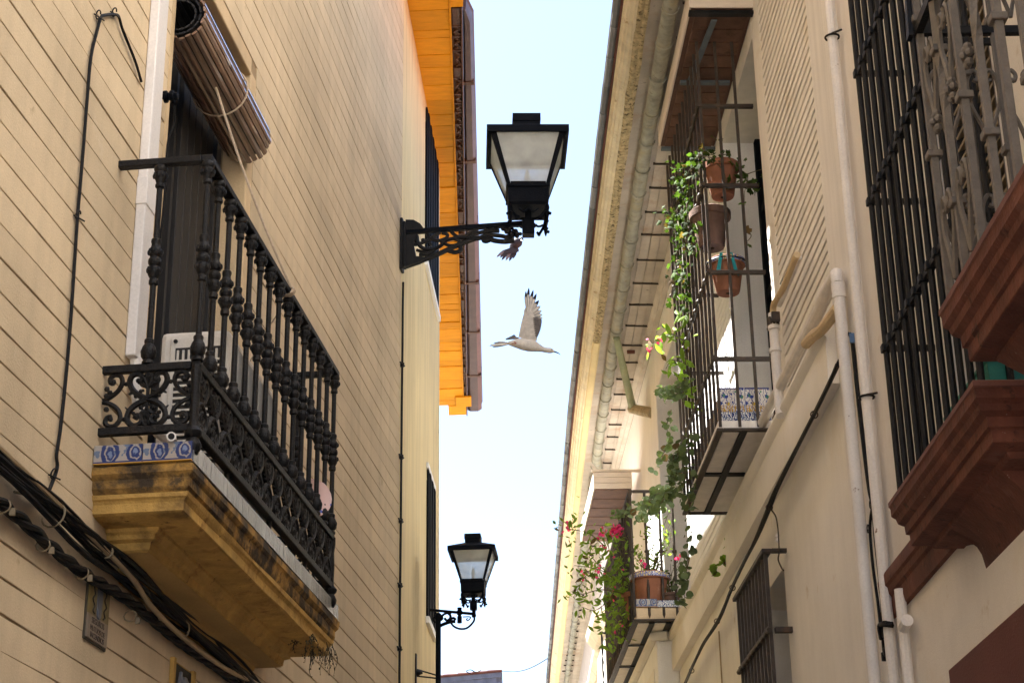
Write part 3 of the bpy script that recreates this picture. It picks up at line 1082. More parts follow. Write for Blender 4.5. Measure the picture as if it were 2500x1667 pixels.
wd = thing('hanging_weeds', L1.P(3.3, .3, 3.4), 'dry dark weeds hanging from the stained corner of the balcony slab', 'weeds')
b = MB()
for k in range(46):
    u, w = random.uniform(3.0, 3.50), .30 + random.uniform(-.05, .07)
    zt = 3.50 - .04 * random.random() if u > 3.35 else 3.45
    p = L1.P(u, w, zt)
    ln = random.uniform(.02, .10) * (1.3 if u > 3.2 else .8)
    pts = [p]
    for i in range(4):
        p = p + Vector((random.uniform(-.012, .012), random.uniform(-.012, .012), -ln / 4))
        pts.append(p)
    b.tube(pts, [.002, .002, .0018, .0014, .001], 4)
    for q in pts[1:]:
        b.ball(q + Vector((random.uniform(-.006, .006), 0, 0)), random.uniform(.002, .0045), 4)
tag(b.build('stems', M['dry'], wd), kind='stuff')

# ------------------------------------------------------------------ cable down the corner of the near left house
cc = thing('corner_cable', L1.P(7.03, .01, 3), 'thin dark cable clipped down the far corner of the beige house', 'cable')
b = MB()
b.tube([L1.P(7.03 + random.uniform(-.006, .006), .016, 7.0 - k * .25) for k in range(22)], .0085, 6)
b.build('cable', M['cable'], cc)
for z in (6.35, 5.65, 5.18, 4.72, 4.28, 3.9):
    b = MB()
    b.tube([L1.P(6.985, .008, z), L1.P(7.055, .028, z - .006)], .006, 5)
    b.lathe(L1.P(7.03, .016, z - .02), [(.015, 0), (.015, .03)], 8)
    b.build('clip', M['iron'], cc)

# ------------------------------------------------------------------ next left house
n2 = thing('yellow_house', L2.P(0, 0, 0), 'smooth pale yellow house with an orange boarded eave beyond the first lamp', 'building')
U2E, ZS = 3.22, 9.60
b = MB()
H2 = [(1.78, 2.98, 8.02, 9.50), (2.02, 2.64, 4.98, 6.22)]
wall_boxes(b, L2, .0, U2E, 0, ZS + .02, -.22, 0, H2)
b.box(L2, .0, U2E, -7, -.5, 0, ZS + .02)
b.box(L2, .0, 1.5, -.5, -.22, 0, ZS + .02)
b.box(L2, 3.05, U2E, -.5, -.22, 0, ZS + .02)
b.box(L2, 1.5, 3.05, -.5, -.22, 6.4, 7.8)
b.box(L2, 1.5, 3.05, -.5, -.22, 0, 4.8)
b.box(L2, U2E, 10.0, -7.2, -1.1, 0, ZS + .02)
b.build('wall', M['yellow'], n2, smooth=0)


def far_window(fr, u0, u1, z0, z1, parent, sill):
    g = MB()
    g.box(fr, u0 + .01, u1 - .01, -.12, -.11, z0, z1)
    fr_ = g.build('window', M['glass_dark'], parent, smooth=0)
    g = MB()
    t = .05
    g.box(fr, u0, u1, -.11, -.02, z1 - t, z1)
    g.box(fr, u0, u1, -.11, -.02, z0, z0 + t)
    g.box(fr, u0, u0 + t, -.11, -.02, z0 + t, z1 - t)
    g.box(fr, u1 - t, u1, -.11, -.02, z0 + t, z1 - t)
    g.build('frame', M['blackpaint'], fr_, smooth=0)
    n = int((u1 - u0) / .10)
    for k in range(n):                     # vertical shutter boards
        g = MB()
        a = u0 - .02 + (u1 - u0 + .04) * k / n
        g.box(fr, a + .008, a + (u1 - u0) / n - .008, .004, .018 + .006 * (k % 2), z0 - .02, z1 + .02)
        g.build('shutter_board', M['blackpaint'], fr_, smooth=0, bevel=.004)
    g = MB()
    g.box(fr, u0 - .05, u1 + .05, .001, .03, z0 - .075, z0 - .022)
    g.build('sill', M['lime_and_sun'], fr_, smooth=0)
    if sill:
        g = MB()
        g.box(fr, u0 - .04, u1 + .04, .001, .02, z1 + .022, z1 + .07)
        g.build('lintel', M['lime_and_sun'], fr_, smooth=0)


far_window(L2, 1.80, 2.96, 8.03, 9.48, n2, False)
far_window(L2, 2.03, 2.63, 5.0, 6.2, n2, True)


def lin(a, c):
    (u0, w0), (u1, w1) = a, c
    return lambda u: w0 + (w1 - w0) * (u - u0) / (u1 - u0)


wO, wB, wG = lin((0, .36), (9.2, -.22)), lin((.3, .425), (8.4, -.13)), lin((.5, .505), (10, -.035))
ev = thing('boarded_eave', L2.P(4, 0, ZS), 'orange boarded eave with carved dark brown edge and metal gutter', 'eave')
ub = -.34
i = 0
while ub < 9.55:                            # boards across the overhang
    wd_ = random.choice((.12, .16, .20, .26, .30))
    ue = min(ub + wd_, 9.6)
    g = MB()
    e = random.uniform(-.006, .006)
    j = .004
    za, zb = ZS - .018 + e, ZS + .01
    c0, c1 = (0.0 if ub < U2E else -1.15), (0.0 if ub < U2E else -1.15)
    g.hexa([L2.P(ub + j, c0, za), L2.P(ue - j, c1, za), L2.P(ue - j, wO(ue) - .012, za), L2.P(ub + j, wO(ub) - .012, za),
            L2.P(ub + j, c0, zb), L2.P(ue - j, c1, zb), L2.P(ue - j, wO(ue) - .012, zb), L2.P(ub + j, wO(ub) - .012, zb)])
    g.build('plank', M['orange'], ev, smooth=0, bevel=.004)
    ub = ue
g = MB()
g.hexa([L2.P(-.34, -1.15, ZS + .011), L2.P(9.6, -1.15, ZS + .011), L2.P(9.6, wO(9.6), ZS + .011), L2.P(-.34, wO(-.34), ZS + .011),
        L2.P(-.34, -1.15, ZS + .06), L2.P(9.6, -1.15, ZS + .06), L2.P(9.6, wO(9.6), ZS + .06), L2.P(-.34, wO(-.34), ZS + .06)])
g.build('deck', M['brownwood'], ev, smooth=0)
g = MB()


def strip(g, fa, fb, u0, u1, z0, z1, n=1):
    for k in range(n):
        a, c = u0 + (u1 - u0) * k / n, u0 + (u1 - u0) * (k + 1) / n
        g.hexa([L2.P(a, fa(a), z0), L2.P(c, fa(c), z0), L2.P(c, fb(c), z0), L2.P(a, fb(a), z0),
                L2.P(a, fa(a), z1), L2.P(c, fa(c), z1), L2.P(c, fb(c), z1), L2.P(a, fb(a), z1)])


strip(g, lambda u: wO(u) - .012, lambda u: wO(u) + .004, -.34, 9.5, ZS - .03, ZS + .06)
g.build('edge_batten', M['orange'], ev, smooth=0, bevel=.003)
g = MB()
strip(g, lambda u: wO(u) + .004, lambda u: wB(u) + .02, -.34, .34, ZS - .02, ZS + .06)
g.build('plank', M['orange'], ev, smooth=0)
g = MB()
strip(g, lambda u: wO(u) - .10, lambda u: wO(u) + .10, 9.25, 9.6, ZS - .045, ZS - .022)
g.build('end_board', M['orange'], ev, smooth=0, bevel=.004)
g = MB()
strip(g, lambda u: wO(u) - .20, lambda u: wO(u) + .03, 9.6, 9.95, ZS - .03, ZS + .05)
g.build('end_board', M['orange'], ev, smooth=0, bevel=.004)
g = MB()
strip(g, lambda u: wO(u) + .005, lambda u: wB(u), .35, 9.9, ZS + .012, ZS + .06)
g.build('carved_backing', M['brownwood'], ev, smooth=0)
ub = .36
while ub < 9.7:                             # carved blocks of the dark strip
    ln = random.choice((.16, .22, .28))
    ue = ub + ln
    g = MB()
    k = random.random()
    wa, wb_ = wO(ub) + .012, wB(ub) - .006
    if wb_ - wa > .015:
        typ = random.randrange(3)
        if typ == 0:
            strip(g, lambda u: wO(u) + .014, lambda u: wB(u) - .008, ub + .012, ue - .012, ZS - .012, ZS + .012)
        else:
            g.tube(spline([L2.P(ub + .02, wa + .006, ZS), L2.P(ub + ln * .3, wb_ - .008, ZS - .004), L2.P(ub + ln * .55, wa + .008, ZS - .004), L2.P(ub + ln * .8, wb_ - .008, ZS), L2.P(ue - .02, wa + .008, ZS)], 4), .012, 5)
            for q in (.25, .55, .8):
                g.ball(L2.P(ub + ln * q, (wa + wb_) / 2, ZS), .014, 5)
        g.build('carved_block', M['brownwood'], ev, smooth=30)
    g = MB()
    strip(g, lambda u: wO(u) + .006, lambda u: wB(u) - .001, ue - .008, ue + .008, ZS - .016, ZS + .012)
    g.build('carved_rib', M['brownwood'], ev, smooth=0)
    ub = ue
g = MB()
strip(g, lambda u: wB(u), lambda u: wB(u) + .016, .34, 10.0, ZS - .03, ZS + .10)
g.build('carved_edge', M['brownwood'], ev, smooth=0, bevel=.004)
g = MB()
rings = []
for u in (.42, .62, 3, 6, 9.9):
    c0, c1 = wB(u) + .017, wG(u) + (0 if u > .5 else -.05)
    rings.append([L2.P(u, c0, ZS + .12), L2.P(u, c0, ZS + .02), L2.P(u, c0 + (c1 - c0) * .2, ZS - .002), L2.P(u, c0 + (c1 - c0) * .75, ZS - .002), L2.P(u, c1, ZS + .03), L2.P(u, c1, ZS + .11),
                  L2.P(u, c1 + .012, ZS + .125), L2.P(u, c1 + .004, ZS + .14), L2.P(u, c0 + .004, ZS + .14)])
g.loft(rings)
g.build('gutter', M['gutter_br'], ev, smooth=30)
for u in (1.55, 3.0, 4.4, 5.8, 7.2, 8.6):
    g = MB()
    c0, c1 = wB(u) + .012, wG(u)
    g.hexa([L2.P(u, c0, ZS - .008), L2.P(u + .05, c0, ZS - .008), L2.P(u + .05, c1, ZS - .008), L2.P(u, c1, ZS - .008),
            L2.P(u, c0, ZS + .02), L2.P(u + .05, c0, ZS + .02), L2.P(u + .05, c1 + .006, ZS + .13), L2.P(u, c1 + .006, ZS + .13)])
    g.build('gutter_strap', M['brownwood'], ev, smooth=0)
rf = thing('tiled_roof', L2.P(4, -3, ZS + .1), 'tiled roof slope above the orange boarded eave', 'roof')
g = MB()
g.hexa([L2.P(-.3, -7.2, ZS + 1.9), L2.P(9.9, -7.2, ZS + 1.9), L2.P(9.9, wB(9.9), ZS + .145), L2.P(-.3, wB(-.3), ZS + .145),
        L2.P(-.3, -7.2, ZS + 2.0), L2.P(9.9, -7.2, ZS + 2.0), L2.P(9.9, wB(9.9), ZS + .22), L2.P(-.3, wB(-.3), ZS + .22)])
g.build('slope', M['ridge'], rf, smooth=0)

sb = thing('unseen_shade_house', (-3, 30, 0), 'unseen plain house added behind the yellow house to block distant sun', 'building')
g = MB()  # added house, out of view, keeps sun off the far street
g.hexa([(-2.1, 22.6, 0), (-2.9, 44, 0), (-12, 44, 0), (-12, 22.6, 0), (-2.1, 22.6, 11), (-2.9, 44, 11), (-12, 44, 11), (-12, 22.6, 11)])
g.build('wall', M['lime_and_sun'], sb, smooth=0)

# ------------------------------------------------------------------ lamps


def lantern(root, base, sc, ax, ay, with_legs=True):
    """base: centre of the socket's foot; lantern grows upwards. ax, ay: its side directions"""
    bz = Vector((0, 0, 1))

    def q(x, y, z):
        return base + (ax * x + ay * y + bz * z) * sc
    g = MB()                               # socket and stem
    g.cbox(q(0, 0, .05), .044 * sc, .044 * sc, .055 * sc, ax, ay)
    g.cbox(q(0, 0, .16), .024 * sc, .024 * sc, .058 * sc, ax, ay)
    g.build('socket', M['lampblack'], root, smooth=0, bevel=.003)
    zb0, zb1, zg, zr = .185, .34, .345, .715
    hb, hg0, hg1, hr = .148, .152, .268, .30
    g = MB()                               # tapered metal base
    g.loft([[q(sx * h, sy * h, z) for sx, sy in ((-1, -1), (1, -1), (1, 1), (-1, 1))] for h, z in ((.135, zb0), (hb, zb0 + .02), (hb + .002, zb1 - .02), (hb + .012, zb1 - .016), (hb + .012, zb1))])
    g.build('base', M['lampblack'], root, smooth=0)
    for sx, sy in ((-1, -1), (1, -1), (1, 1), (-1, 1)):   # ornamental corner feet
        g = MB()
        g.lathe(q(sx * .135, sy * .135, .055), [(.004 * sc, 0), (.010 * sc, .02 * sc), (.016 * sc, .05 * sc), (.024 * sc, .062 * sc), (.013 * sc, .075 * sc), (.019 * sc, .10 * sc), (.013 * sc, .13 * sc)], 6)
        for d in ((-sx, 0), (0, -sy)):
            g.tube(spline([q(sx * .135, sy * .135, .16), q(sx * .135 + d[0] * .035, sy * .135 + d[1] * .035, .095), q(sx * .135 + d[0] * .05, sy * .135 + d[1] * .05, .075),
                           q(sx * .135 + d[0] * .065, sy * .135 + d[1] * .065, .088)], 3), .011 * sc, 5)
            g.ball(q(sx * .135 + d[0] * .05, sy * .135 + d[1] * .05, .07), .016 * sc, 5)
            g.tube(spline([q(sx * .135 + d[0] * .065, sy * .135 + d[1] * .065, .15), q(sx * .135 + d[0] * .10, sy * .135 + d[1] * .10, .125), q(sx * .135 + d[0] * .135, sy * .135 + d[1] * .135, .15)], 3), .010 * sc, 5)
        g.ball(q(sx * .155, sy * .155, .10), .013 * sc, 5)
        g.tube(spline([q(sx * .13, sy * .13, .15), q(sx * .075, sy * .075, .105), q(sx * .03, sy * .03, .12)], 3), .009 * sc, 5)
        g.build('ornamental_foot', M['lampblack'], root)
    for k, (dx, dy) in enumerate(((0, -1), (1, 0), (0, 1), (-1, 0))):
        t = (-dy, dx)
        c = lambda h, s_, z: q(dx * h + t[0] * s_, dy * h + t[1] * s_, z)
        g = MB()                           # one glass pane
        g.hexa([c(hg0 - .004, -.138, zg), c(hg0 - .004, .138, zg), c(hg0, .138, zg), c(hg0, -.138, zg),
                c(hg1 - .004, -.250, zr), c(hg1 - .004, .250, zr), c(hg1, .250, zr), c(hg1, -.250, zr)])
        g.build('glass_pane', M['lampglass'], root, smooth=0)
        g = MB()                           # sash round the pane
        for sg in (-1, 1):
            g.hexa([c(hg0 - .006, sg * .152, zg), c(hg0 + .006, sg * .152, zg), c(hg0 + .006, sg * .130, zg), c(hg0 - .006, sg * .130, zg),
                    c(hg1 - .006, sg * .268, zr), c(hg1 + .006, sg * .268, zr), c(hg1 + .006, sg * .232, zr), c(hg1 - .006, sg * .232, zr)])
        g.hexa([c(hg0 - .007, -.13, zg - .004), c(hg0 + .007, -.13, zg - .004), c(hg0 + .011, -.13, zg + .016), c(hg0 - .001, -.13, zg + .016),
                c(hg0 - .007, .13, zg - .004), c(hg0 + .007, .13, zg - .004), c(hg0 + .011, .13, zg + .016), c(hg0 - .001, .13, zg + .016)])
        tag(g.build('sash', M['lampblack'], root, smooth=0), kind='stuff')
    g = MB()                               # roof with skirt: hollow underneath
    o_ = [(-1, -1), (1, -1), (1, 1), (-1, 1)]
    rr = [[q(sx * h, sy * h, z) for sx, sy in o_] for h, z in ((.262, .745), (.268, .712), (.29, .700), (.303, .703), (.303, .757), (.296, .762), (.11, .845), (.098, .85), (.098, .90), (.105, .905),
                                                              (.105, .965), (.092, .972), (.0001, .985))]
    g.loft(rr, caps=False)
    g.build('roof', M['lampblack'], root, smooth=0)
    g = MB()                               # inner ceiling and lamp
    g.loft([[q(sx * h, sy * h, z) for sx, sy in o_] for h, z in ((.262, .74), (.10, .83))])
    g.build('reflector', M['bulb'], root, smooth=0)
    g = MB()
    g.lathe(q(0, 0, .34), [(.014 * sc, 0), (.014 * sc, .10 * sc), (.022 * sc, .105 * sc), (.022 * sc, .14 * sc), (.016 * sc, .15 * sc), (.012 * sc, .19 * sc), (.001, .20 * sc)], 8)
    g.build('lamp_holder', M['bulb'], root)


sl1 = thing('wall_lamp', L1.P(7.0, 0, 7.3), 'large black lantern on an openwork bracket at the corner of the beige house', 'street lamp')
AX, AZ = L1.n, Vector((0, 0, 1))
A0 = L1.P(7.00, 0, 0)
ZA = 7.40


def ar(t, dz, dy=0.0):
    return A0 + AX * t + L1.d * dy + AZ * (ZA + dz)


g = MB()
g.box(L1, 6.955, 7.045, .001, .022, 7.075, 7.495)
g.box(L1, 6.965, 7.035, .022, .040, 7.10, 7.47)
g.build('wall_plate', M['iron'], sl1, smooth=0, bevel=.005)
g = MB()                                   # curved cheeks at the wall
for (poly) in ([(.04, .085), (.10, .08), (.15, .045), (.18, 0), (.04, 0)], [(.04, -.30), (.04, -.04), (.13, -.04), (.10, -.12), (.12, -.22), (.22, -.235), (.14, -.27)]):
    g.ext([ar(t, z, -.022) for t, z in poly], L1.d * .044)
g.build('cheek', M['iron'], sl1, smooth=0)
g = MB()
g.hexa([ar(.02, -.028, -.018), ar(.93, -.022, -.018), ar(.93, -.022, .018), ar(.02, -.028, .018), ar(.02, .008, -.018), ar(.93, .016, -.018), ar(.93, .016, .018), ar(.02, .008, .018)])
g.build('arm', M['lampblack'], sl1, smooth=0, bevel=.004)
curves = [([(.04, -.285), (.14, -.255), (.26, -.215), (.40, -.155), (.52, -.11), (.60, -.095), (.66, -.105), (.70, -.125), (.78, -.14), (.85, -.135)], .014),
          ([(.12, -.04), (.13, -.10), (.17, -.15), (.24, -.165), (.30, -.14), (.34, -.10), (.42, -.085), (.50, -.09)], .012),
          ([(.06, -.10), (.12, -.115), (.20, -.09), (.26, -.05), (.30, -.03)], .010),
          ([(.20, -.03), (.22, -.07), (.28, -.095), (.34, -.08), (.35, -.05), (.31, -.035)], .010),
          ([(.30, -.10), (.36, -.14), (.42, -.14), (.44, -.11), (.40, -.09)], .010),
          ([(.38, -.03), (.42, -.07), (.48, -.075), (.52, -.05), (.58, -.04)], .010),
          ([(.14, -.20), (.20, -.20), (.26, -.17)], .010), ([(.12, -.16), (.18, -.185), (.24, -.21)], .009),
          ([(.50, -.09), (.56, -.06), (.62, -.05), (.68, -.045), (.74, -.05)], .012),
          ([(.60, -.09), (.66, -.08), (.72, -.085), (.78, -.10), (.84, -.135)], .012),
          ([(.36, -.185), (.41, -.20), (.45, -.185), (.445, -.155)], .012), ([(.64, -.10), (.62, -.118), (.64, -.13), (.67, -.12)], .012)]
for c, r in curves:
    g = MB()
    g.tube(spline([ar(t, z) for t, z in c], 4), r * 1.35, 6)
    g.build('scroll', M['iron'], sl1)
for (t, z, r) in ((.80, -.05, .030), (.83, -.085, .032), (.80, -.11, .026), (.86, -.06, .020), (.87, -.10, .018), (.895, -.085, .015), (.77, -.03, .022), (.22, -.12, .020), (.17, -.085, .018), (.72, -.035, .016), (.66, -.03, .014)):
    g = MB()
    g.ball(ar(t, z), r, 7)
    g.build('rosette', M['iron'], sl1)
lantern(sl1, ar(.955, -.098), 1.0, Vector((1, .03, 0)).normalized(), Vector((-.03, 1, 0)).normalized())

sl2 = thing('pole_lamp', L2.P(1.3, .15, 0), 'smaller black lantern with curled bracket on a slim black pole', 'street lamp')
Y2 = 13.3
pb = at(1070, 1600, Y2)
pb.z = 0
g = MB()
ztop = at(1070, 1505, Y2).z
g.lathe(pb, [(.06, 0), (.06, .5), (.03, .6), (.0225, .9), (.0205, ztop - .02), (.026, ztop - .015), (.026, ztop + .01), (.012, ztop + .03), (.001, ztop + .035)], 12)
g.build('pole', M['lampblack'], sl2)


def l2(px, py, dy=0):
    return at(px, py, Y2 + dy)


g = MB()
g.tube([l2(1050, 1488), l2(1160, 1498)], .011, 6)
g.build('arm', M['lampblack'], sl2)
sc2 = [([(1074, 1515), (1082, 1500), (1095, 1496), (1100, 1506), (1092, 1514), (1085, 1508)], .010), ([(1072, 1528), (1085, 1522), (1100, 1517), (1112, 1516)], .013),
       ([(1090, 1520), (1105, 1508), (1113, 1512)], .010), ([(1100, 1518), (1108, 1528), (1122, 1534), (1138, 1533), (1150, 1524), (1158, 1512), (1156, 1500)], .008),
       ([(1130, 1505), (1148, 1505), (1146, 1511), (1141, 1514), (1139, 1510), (1143, 1509)], .0045), ([(1072, 1497), (1080, 1508), (1074, 1514)], .010),
       ([(1062, 1492), (1066, 1502), (1058, 1508), (1062, 1518), (1068, 1514)], .008), ([(1096, 1490), (1102, 1494), (1094, 1500)], .006)]
for c, r in sc2:
    g = MB()
    g.tube(spline([l2(x, y) for x, y in c], 4), r, 6)
    g.build('scroll', M['lampblack'], sl2)
g = MB()
g.lathe(l2(1122, 1520), [(.018, 0), (.018, .05), (.012, .06), (.020, .066), (.026, .085), (.016, .10), (.018, .118)], 8)
g.build('switch_box', M['lampblack'], sl2)
g = MB()
g.lathe(l2(1157, 1506), [(.014, 0), (.018, .015), (.014, .03), (.016, .06), (.012, .08), (.016, .10)], 8)
g.build('socket_post', M['lampblack'], sl2)
lantern(sl2, l2(1156, 1487), .60, Vector((1, -.06, 0)).normalized(), Vector((.06, 1, 0)).normalized())
g = MB()
ta = L2.P(1.2, .0, 4.36)
g.box(L2, 1.165, 1.215, .001, .012, 4.2, 4.50)
g.build('wall_strap', M['iron'], sl2, smooth=0)
g = MB()
pz = Vector((pb.x, pb.y, ta.z - .01))
g.tube([L2.P(1.19, .01, 4.385), pz + Vector((0, 0, .01))], .006, 5)
g.tube([L2.P(1.19, .01, 4.335), pz - Vector((0, 0, .01))], .006, 5)
g.lathe(L2.P(1.19, .01, 4.36), [(.022, 0), (.022, .02), (.015, .03), (.01, .045)], 8, L2.n)
tag(g.build('tie_rod', M['iron'], sl2), kind='stuff')

# ------------------------------------------------------------------ far house and wire
fh = thing('far_house', (-4, 40, 0), 'distant house hung with grey slates closing the end of the street', 'building')
FY = 40.0
zl_, zr_ = 9.72, 9.98
xr = at(1226, 1640, FY).x
xl = -7.0
zl_ = at(1077, 1652, FY).z - .012 * 5
zl_ = at(1077, 1652, FY).z - (at(1228, 1638, FY).z - at(1077, 1652, FY).z) / (xr - at(1077, 1652, FY).x) * (at(1077, 1652, FY).x - xl)
zr_ = at(1228, 1638, FY).z
g = MB()
g.ext([(xl, FY, 0), (xr - .18, FY, 0), (xr - .02, FY, zr_ - .5), (xr, FY, zr_), (xl, FY, zl_)], (0, 6, 0))
g.build('wall', M['slate'], fh, smooth=0)
g = MB()
row = 0
z = zr_ - .14
while z > zr_ - 1.6:
    x = xr - .02 - (.11 if row % 2 else 0)
    while x > -2.6:
        zz = z - (xr - x) * (zr_ - zl_) / (xr - xl)
        g.hexa([(x - .215, FY - .05, zz), (x, FY - .05, zz + random.uniform(-.01, .01)), (x, FY - .012, zz), (x - .215, FY - .012, zz),
                (x - .215, FY - .02, zz + .16), (x, FY - .02, zz + .16), (x, FY - .001, zz + .16), (x - .215, FY - .001, zz + .16)])
        x -= .22
    z -= .13
    row += 1
tag(g.build('shingle', M['slate'], fh, smooth=0), kind='stuff')
x = xr
while x > -2.6:
    g = MB()
    zz = zr_ - (xr - x) * (zr_ - zl_) / (xr - xl)
    g.tube([(x - .34, FY - .04, zz - .008), (x, FY - .04, zz + .012)], [.035, .03], 8)
    g.build('ridge_tile', M['ridge'], fh)
    x -= .33
wr = thing('wire', at(1228, 1634, 39.9), 'thin wire strung from the slate house across the sky to the right eave', 'wire')
g = MB()
pa, pc = at(1226, 1637, 39.9), at(1345, 1601, 33)
g.tube([pa.lerp(pc, k / 10) - Vector((0, 0, .12 * math.sin(pi * k / 10))) for k in range(11)], .010, 4)
g.tube(spline([at(1150, 1645, 39.9), at(1138, 1637, 39.9), at(1150, 1634, 39.9), at(1162, 1640, 39.9), at(1175, 1634, 39.9)], 3), .012, 4)
g.build('strand', M['cable'], wr)

# ------------------------------------------------------------------ birds
BD = 10.0


def bz_(zx, zy, dy=0.0):                   # measured on the enlarged crop of the bird
    return at(1180 + zx / 7.467, 680 + zy / 7.467, BD + dy)


pxm = 1 / (7.467 * 402)
bird = thing('gull', bz_(800, 1200), 'white gull gliding with one wing raised below the large lamp', 'bird')
g = MB()
sp = [(430, 1175, 14), (500, 1180, 48), (600, 1183, 82), (720, 1195, 112), (840, 1215, 118), (940, 1240, 98), (1020, 1268, 68), (1090, 1290, 50), (1150, 1305, 47), (1205, 1310, 52), (1250, 1318, 42), (1285, 1330, 20), (1300, 1337, 9)]
pts = spline([bz_(x, y) for x, y, r in sp], 3)
rs = []
for i in range(len(sp) - 1):
    for k in range(3):
        rs.append((sp[i][2] + (sp[i + 1][2] - sp[i][2]) * k / 3) * pxm)
rs.append(sp[-1][2] * pxm)
g.tube(pts, rs, 14)
g.build('body', M['feather'], bird, smooth=80)
g = MB()
g.tube([bz_(1272, 1326, -.0), bz_(1330, 1343), bz_(1375, 1362), bz_(1408, 1390)], [16 * pxm, 13 * pxm, 9 * pxm, 2 * pxm], 7)
g.build('bill', M['bill'], bird)
g = MB()
g.ball(bz_(1248, 1297, -.012), 15 * pxm, 7)
g.build('eye', M['bill'], bird)


def feather(name, m_, a, c, wd, dy0, dy1, tip=None, bend=0, edge=False):
    (x0, y0), (x1, y1) = a, c
    dx, dy = x1 - x0, y1 - y0
    ln = math.hypot(dx, dy)
    nx, ny = -dy / ln, dx / ln
    g = MB()
    L_, R_, = [], []
    prof = [(0, .35), (.2, .7), (.45, 1.0), (.7, .95), (.88, .6), (1.0, .04)]
    rows = []
    for t, w in prof:
        cx, cy = x0 + dx * t + nx * bend * math.sin(pi * t), y0 + dy * t + ny * bend * math.sin(pi * t)
        d = dy0 + (dy1 - dy0) * t
        rows.append([bz_(cx + nx * wd * w, cy + ny * wd * w, d), bz_(cx, cy, d - .0025), bz_(cx - nx * wd * w, cy - ny * wd * w, d), bz_(cx, cy, d + .002)])
    g.loft(rows)
    o = g.build(name, m_, bird, smooth=60)
    if edge:
        g = MB()
        g.loft([[bz_(x0 + dx * t + nx * (bend * math.sin(pi * t) + q * (wd * w * 1.22 + 3)), y0 + dy * t + ny * (bend * math.sin(pi * t) + q * (wd * w * 1.22 + 3)), dy0 + (dy1 - dy0) * t + e)
                 for q, e in ((1, .0042), (-1, .0042), (-1, .0052), (1, .0052))] for t, w in prof[1:]])
        g.build('feather_edge', M['feather_g'], o, smooth=60)
    if tip:
        g = MB()
        r2_ = []
        for t, w in ((.72, .9), (.88, .62), (1.01, .05)):
            cx, cy = x0 + dx * t + nx * bend * math.sin(pi * min(t, 1)), y0 + dy * t + ny * bend * math.sin(pi * min(t, 1))
            d = dy0 + (dy1 - dy0) * t
            w *= 1.08
            r2_.append([bz_(cx + nx * wd * w, cy + ny * wd * w, d), bz_(cx, cy, d - .004), bz_(cx - nx * wd * w, cy - ny * wd * w, d), bz_(cx, cy, d + .0035)])
        g.loft(r2_)
        g.build('feather_tip', M['feather_d'], o, smooth=60)
    return o


wing = MB()                                # arm and coverts of the raised wing
lead = [(640, 1075), (668, 930), (690, 820), (715, 720), (738, 640), (742, 575), (775, 520)]
trail = [(972, 1140), (985, 1050), (1000, 930), (985, 830), (960, 740), (920, 660), (840, 545)]
rows = []
for (a, c) in zip(lead, trail):
    k = (1075 - a[1]) / 550
    d = -.02 - .06 * k
    mid = ((a[0] * .6 + c[0] * .4), (a[1] * .6 + c[1] * .4))
    th = .012 * (1 - .6 * k)
    rows.append([bz_(*a, d), bz_(*mid, d - th), bz_(*c, d + .006), bz_(*mid, d + th)])
wing.loft(rows)
wing.build('wing', M['feather_s'], bird, smooth=80)
prim = [((800, 600), (775, 232), 30), ((812, 610), (830, 170), 34), ((826, 620), (910, 212), 36), ((840, 630), (968, 278), 38), ((850, 640), (1012, 398), 42), ((862, 650), (1042, 500), 42),
        ((872, 665), (1064, 590), 40), ((885, 690), (1076, 660), 36), ((895, 705), (1080, 725), 32)]
for i, (a, c, w) in enumerate(prim):
    feather('flight_feather', M['feather'] if i % 2 else M['feather_s'], a, c, w * .66, -.088 + .006 * i, -.11 + .007 * i, tip=i < 5, bend=-8, edge=True)
for i in range(9):
    t = i / 8
    a = (905 + 30 * t, 720 + 300 * t)
    c = (1072 - 80 * t * t, 770 + 290 * t)
    feather('wing_feather', M['feather_g'], a, c, 22, -.072 + .005 * i, -.074 + .005 * i, bend=-6, edge=True)
for i, (c, w) in enumerate((((95, 1225), 20), ((160, 1250), 20), ((130, 1205), 18), ((180, 1170), 20), ((250, 1155), 22))):
    feather('tail_feather', M['feather_g' if i % 2 else 'feather'], (500, 1185), c, w, .0 + .004 * i, .02 + .004 * i)
for i in range(6):
    feather('far_wing_feather', M['feather_g'], (600 - 30 * i, 1075 + 5 * i), (545 - 28 * i, 1022 + 16 * i), 16, .05, .06, tip=True)
g = MB()
g.tube([bz_(640, 1085, .04), bz_(520, 1085, .05), bz_(410, 1110, .05)], [20 * pxm, 26 * pxm, 8 * pxm], 8)
g.build('far_wing', M['feather_g'], bird)
g = MB()
g.tube(spline([bz_(560, 1150, -.035), bz_(600, 1180, -.043), bz_(520, 1185, -.035)], 3), 10 * pxm, 5)
g.build('tucked_foot', mat('pink_bird_foot', (.45, .2, .15), .1, 9, .6), bird)

B2 = 20.0


def b2(x, y, dy=0):
    return at(x, y, B2 + dy)


